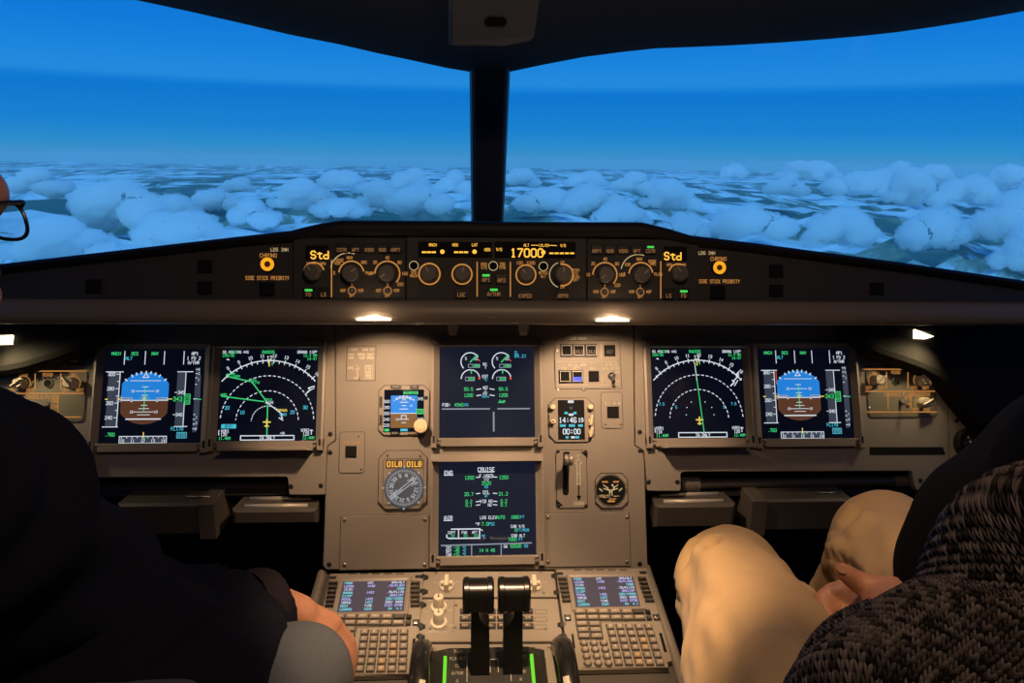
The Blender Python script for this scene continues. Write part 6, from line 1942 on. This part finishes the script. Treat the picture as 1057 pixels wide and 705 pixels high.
# dark vest over the chest
ve = blob([(CW(1095, 605, .66), .135, CW(1190, 720, .62), .17), (CW(1095, 605, .66), .130, CW(1150, 520, .66), .115), (CW(1190, 720, .62), .17, pel + Vector((0, .02, .05)), .16), (ch2 + Vector((0, 0, .08)), .10, ch2 + Vector((.12, 0, .05)), .12), (ch2 + Vector((0, -.02, .10)), .105, RH + Vector((0, -.015, -.13)), .075)], .009, 5)
displace(ve, lambda p: .006 * noise.noise(Vector((p.x * 8, p.y * 8, p.z * 16))))
ve.transform(Matrix.Translation(-RP.location)); place(ve, 'vest', mat('vest_black', (.0035, .0033, .0038), .9, bump=.4, bscale=500, spec=.1), RP)
sl_ = blob([(shr + Vector((-.10, 0, .0)), .10, shr, .085), (shr, .08, shr + Vector((.0, .10, -.26)), .068), (shr + Vector((.0, .10, -.26)), .066, shr + Vector((-.09, .26, -.275)), .045), (ch2 + Vector((.05, -.02, -.02)), .14, pel + Vector((0, -.03, .08)), .16)], .009, 4)
displace(sl_, lambda p: .003 * math.sin(p.z * 500) + .004 * noise.noise(p * 12))
sl_.transform(Matrix.Translation(-RP.location)); place(sl_, 'sweater_sleeve', mat('knit_grey_plain', (.06, .053, .055), .95, bump=1, bscale=160, spec=.1), RP)
hr2 = blob([('E', RH + Vector((0, -.014, .022)), (.082, .096, .104)), ('E', RH + Vector((0, -.05, -.03)), (.072, .055, .07))], .007, 3)
hr2.transform(Matrix.Translation(-RP.location)); place(hr2, 'hair', mat('hair_dark', (.03, .025, .02), .8), RP)


# chunky knit: the stitches are real relief on a sleeve that runs from the shoulder to the wrist
def knit_tube(b_, cols, path, radii, pitch_u, row_h, squash=1.0, res=(7, 6), seed=0):
    path = [Vector(p) for p in path]
    # resample along a smooth curve
    L_ = [0]
    for a, c in zip(path[:-1], path[1:]): L_.append(L_[-1] + (c - a).length)
    tot = L_[-1]
    rmax = max(radii)
    nu = max(12, int(round(2 * math.pi * rmax / pitch_u))); nv = int(tot / row_h)
    NU, NV = nu * res[0], nv * res[1]
    co = np.array([list(p) for p in path])
    def curve(s):
        # Catmull-Rom through the path points
        i = max(0, min(len(path) - 2, int(np.searchsorted(L_, s, 'right') - 1)))
        t = (s - L_[i]) / (L_[i + 1] - L_[i])
        p0 = co[max(0, i - 1)]; p1 = co[i]; p2 = co[i + 1]; p3 = co[min(len(path) - 1, i + 2)]
        c = .5 * ((2 * p1) + (-p0 + p2) * t + (2 * p0 - 5 * p1 + 4 * p2 - p3) * t * t + (-p0 + 3 * p1 - 3 * p2 + p3) * t ** 3)
        r = radii[i] + (radii[i + 1] - radii[i]) * (t * t * (3 - 2 * t))
        return c, r
    S = np.linspace(0, tot, NV + 1)
    C = np.array([curve(s)[0] for s in S]); Rr = np.array([curve(s)[1] for s in S])
    Tn = np.gradient(C, axis=0); Tn /= np.linalg.norm(Tn, axis=1)[:, None]
    A = np.cross(Tn, np.array([0, 0, 1.0])); A /= np.linalg.norm(A, axis=1)[:, None]
    B = np.cross(Tn, A)
    u = np.arange(NU) / res[0]; v = np.arange(NV + 1) / res[1]
    U, V = np.meshgrid(u, v)
    rng = np.random.RandomState(seed)
    wob = rng.rand(nu + 2, nv + 4)
    ci = np.floor(U).astype(int) % nu
    jit = (wob[ci, np.clip(np.floor(V).astype(int), 0, nv + 3)] - .5)
    fu = U - np.floor(U)
    x = np.abs(fu - .5) * 2                     # 0 in the middle of a wale, 1 at its edge
    ph = V + .85 * x + .10 * jit
    fp = ph - np.floor(ph)
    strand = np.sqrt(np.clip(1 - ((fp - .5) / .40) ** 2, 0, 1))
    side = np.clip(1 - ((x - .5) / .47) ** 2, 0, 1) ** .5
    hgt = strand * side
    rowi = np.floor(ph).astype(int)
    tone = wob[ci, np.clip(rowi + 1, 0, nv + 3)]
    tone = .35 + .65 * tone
    ang = 2 * math.pi * np.arange(NU) / NU
    bulk = np.zeros((NV + 1, NU))
    for i in range(0, NV + 1, 1):
        pass
    rad = Rr[:, None] + .0056 * hgt + .0020 * (np.sin(3 * ang)[None, :] * np.sin(S * 22)[:, None])
    P = C[:, None, :] + rad[..., None] * (A[:, None, :] * np.cos(ang)[None, :, None] + B[:, None, :] * np.sin(ang)[None, :, None])
    base = len(b_['v']) and sum(len(q) for q in b_['v'])
    b_['v'].append(P.reshape(-1, 3))
    idx = np.arange((NV + 1) * NU).reshape(NV + 1, NU) + base
    q = np.stack([idx[:-1, :], np.roll(idx, -1, 1)[:-1, :], np.roll(idx, -1, 1)[1:, :], idx[1:, :]], -1).reshape(-1, 4)
    b_['f'].append(q)
    b_['c'].append((tone * (.25 + .75 * hgt)).ravel())  # random yarn tone, with shade in the gaps between strands put into the colour


kb = {'v': [], 'f': [], 'c': []}
dirs = (el2 - sh2).normalized()
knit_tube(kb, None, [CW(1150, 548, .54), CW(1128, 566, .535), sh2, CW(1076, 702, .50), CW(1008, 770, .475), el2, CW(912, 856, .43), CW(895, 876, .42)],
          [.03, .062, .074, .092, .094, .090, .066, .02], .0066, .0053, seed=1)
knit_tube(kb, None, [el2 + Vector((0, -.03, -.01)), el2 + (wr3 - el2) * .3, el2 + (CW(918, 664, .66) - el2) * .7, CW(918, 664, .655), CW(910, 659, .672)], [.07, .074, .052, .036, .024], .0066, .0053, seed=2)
me = bpy.data.meshes.new('sweater')
V_ = np.concatenate(kb['v']) - np.array(list(RP.location)); F_ = np.concatenate(kb['f']); C_ = np.concatenate(kb['c'])
me.vertices.add(len(V_)); me.vertices.foreach_set('co', V_.ravel())
me.loops.add(F_.size); me.loops.foreach_set('vertex_index', F_.ravel().astype(np.int32))
me.polygons.add(len(F_)); me.polygons.foreach_set('loop_start', np.arange(0, F_.size, 4, dtype=np.int32))
me.polygons.foreach_set('use_smooth', np.ones(len(F_), bool))
me.update(calc_edges=True); me.validate()
at = me.attributes.new('yarn_tone_shade', 'FLOAT', 'POINT'); at.data.foreach_set('value', C_.astype(np.float32))
km = bpy.data.materials.new('knit_yarn'); km.use_nodes = True
nt = km.node_tree; p = nt.nodes['Principled BSDF']
an = nt.nodes.new('ShaderNodeAttribute'); an.attribute_name = 'yarn_tone_shade'
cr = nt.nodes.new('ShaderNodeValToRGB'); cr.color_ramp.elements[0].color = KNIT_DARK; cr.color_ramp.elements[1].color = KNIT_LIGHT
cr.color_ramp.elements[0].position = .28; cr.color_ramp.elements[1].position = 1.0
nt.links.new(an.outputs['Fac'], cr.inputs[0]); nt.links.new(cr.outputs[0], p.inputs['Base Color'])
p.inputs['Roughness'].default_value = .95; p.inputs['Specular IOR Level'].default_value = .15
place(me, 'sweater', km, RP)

# ------------------------------------------------------------------ seats under the two people
for lab, x, y in (('dark pilot seat hidden under the person in the black sweater', -.60, -.86), ('dark pilot seat hidden under the person in khaki trousers', .55, -.90)):
    e = root('pilot_seat', (x, y, 0), lab, 'seat')
    b = MB(); b.box(-.20, .20, -.26, .20, .30, .385, 0, .03); b.build('cushion', [BLACK], e)
    b = MB(); b.box(-.12, .12, -.14, .14, 0, .31, 0, .01); b.build('base', [KNOBD], e)
    b = MB(); b.box(-.20, .20, -.44, -.37, .36, .90, 0, .03); b.build('backrest', [BLACK], e)
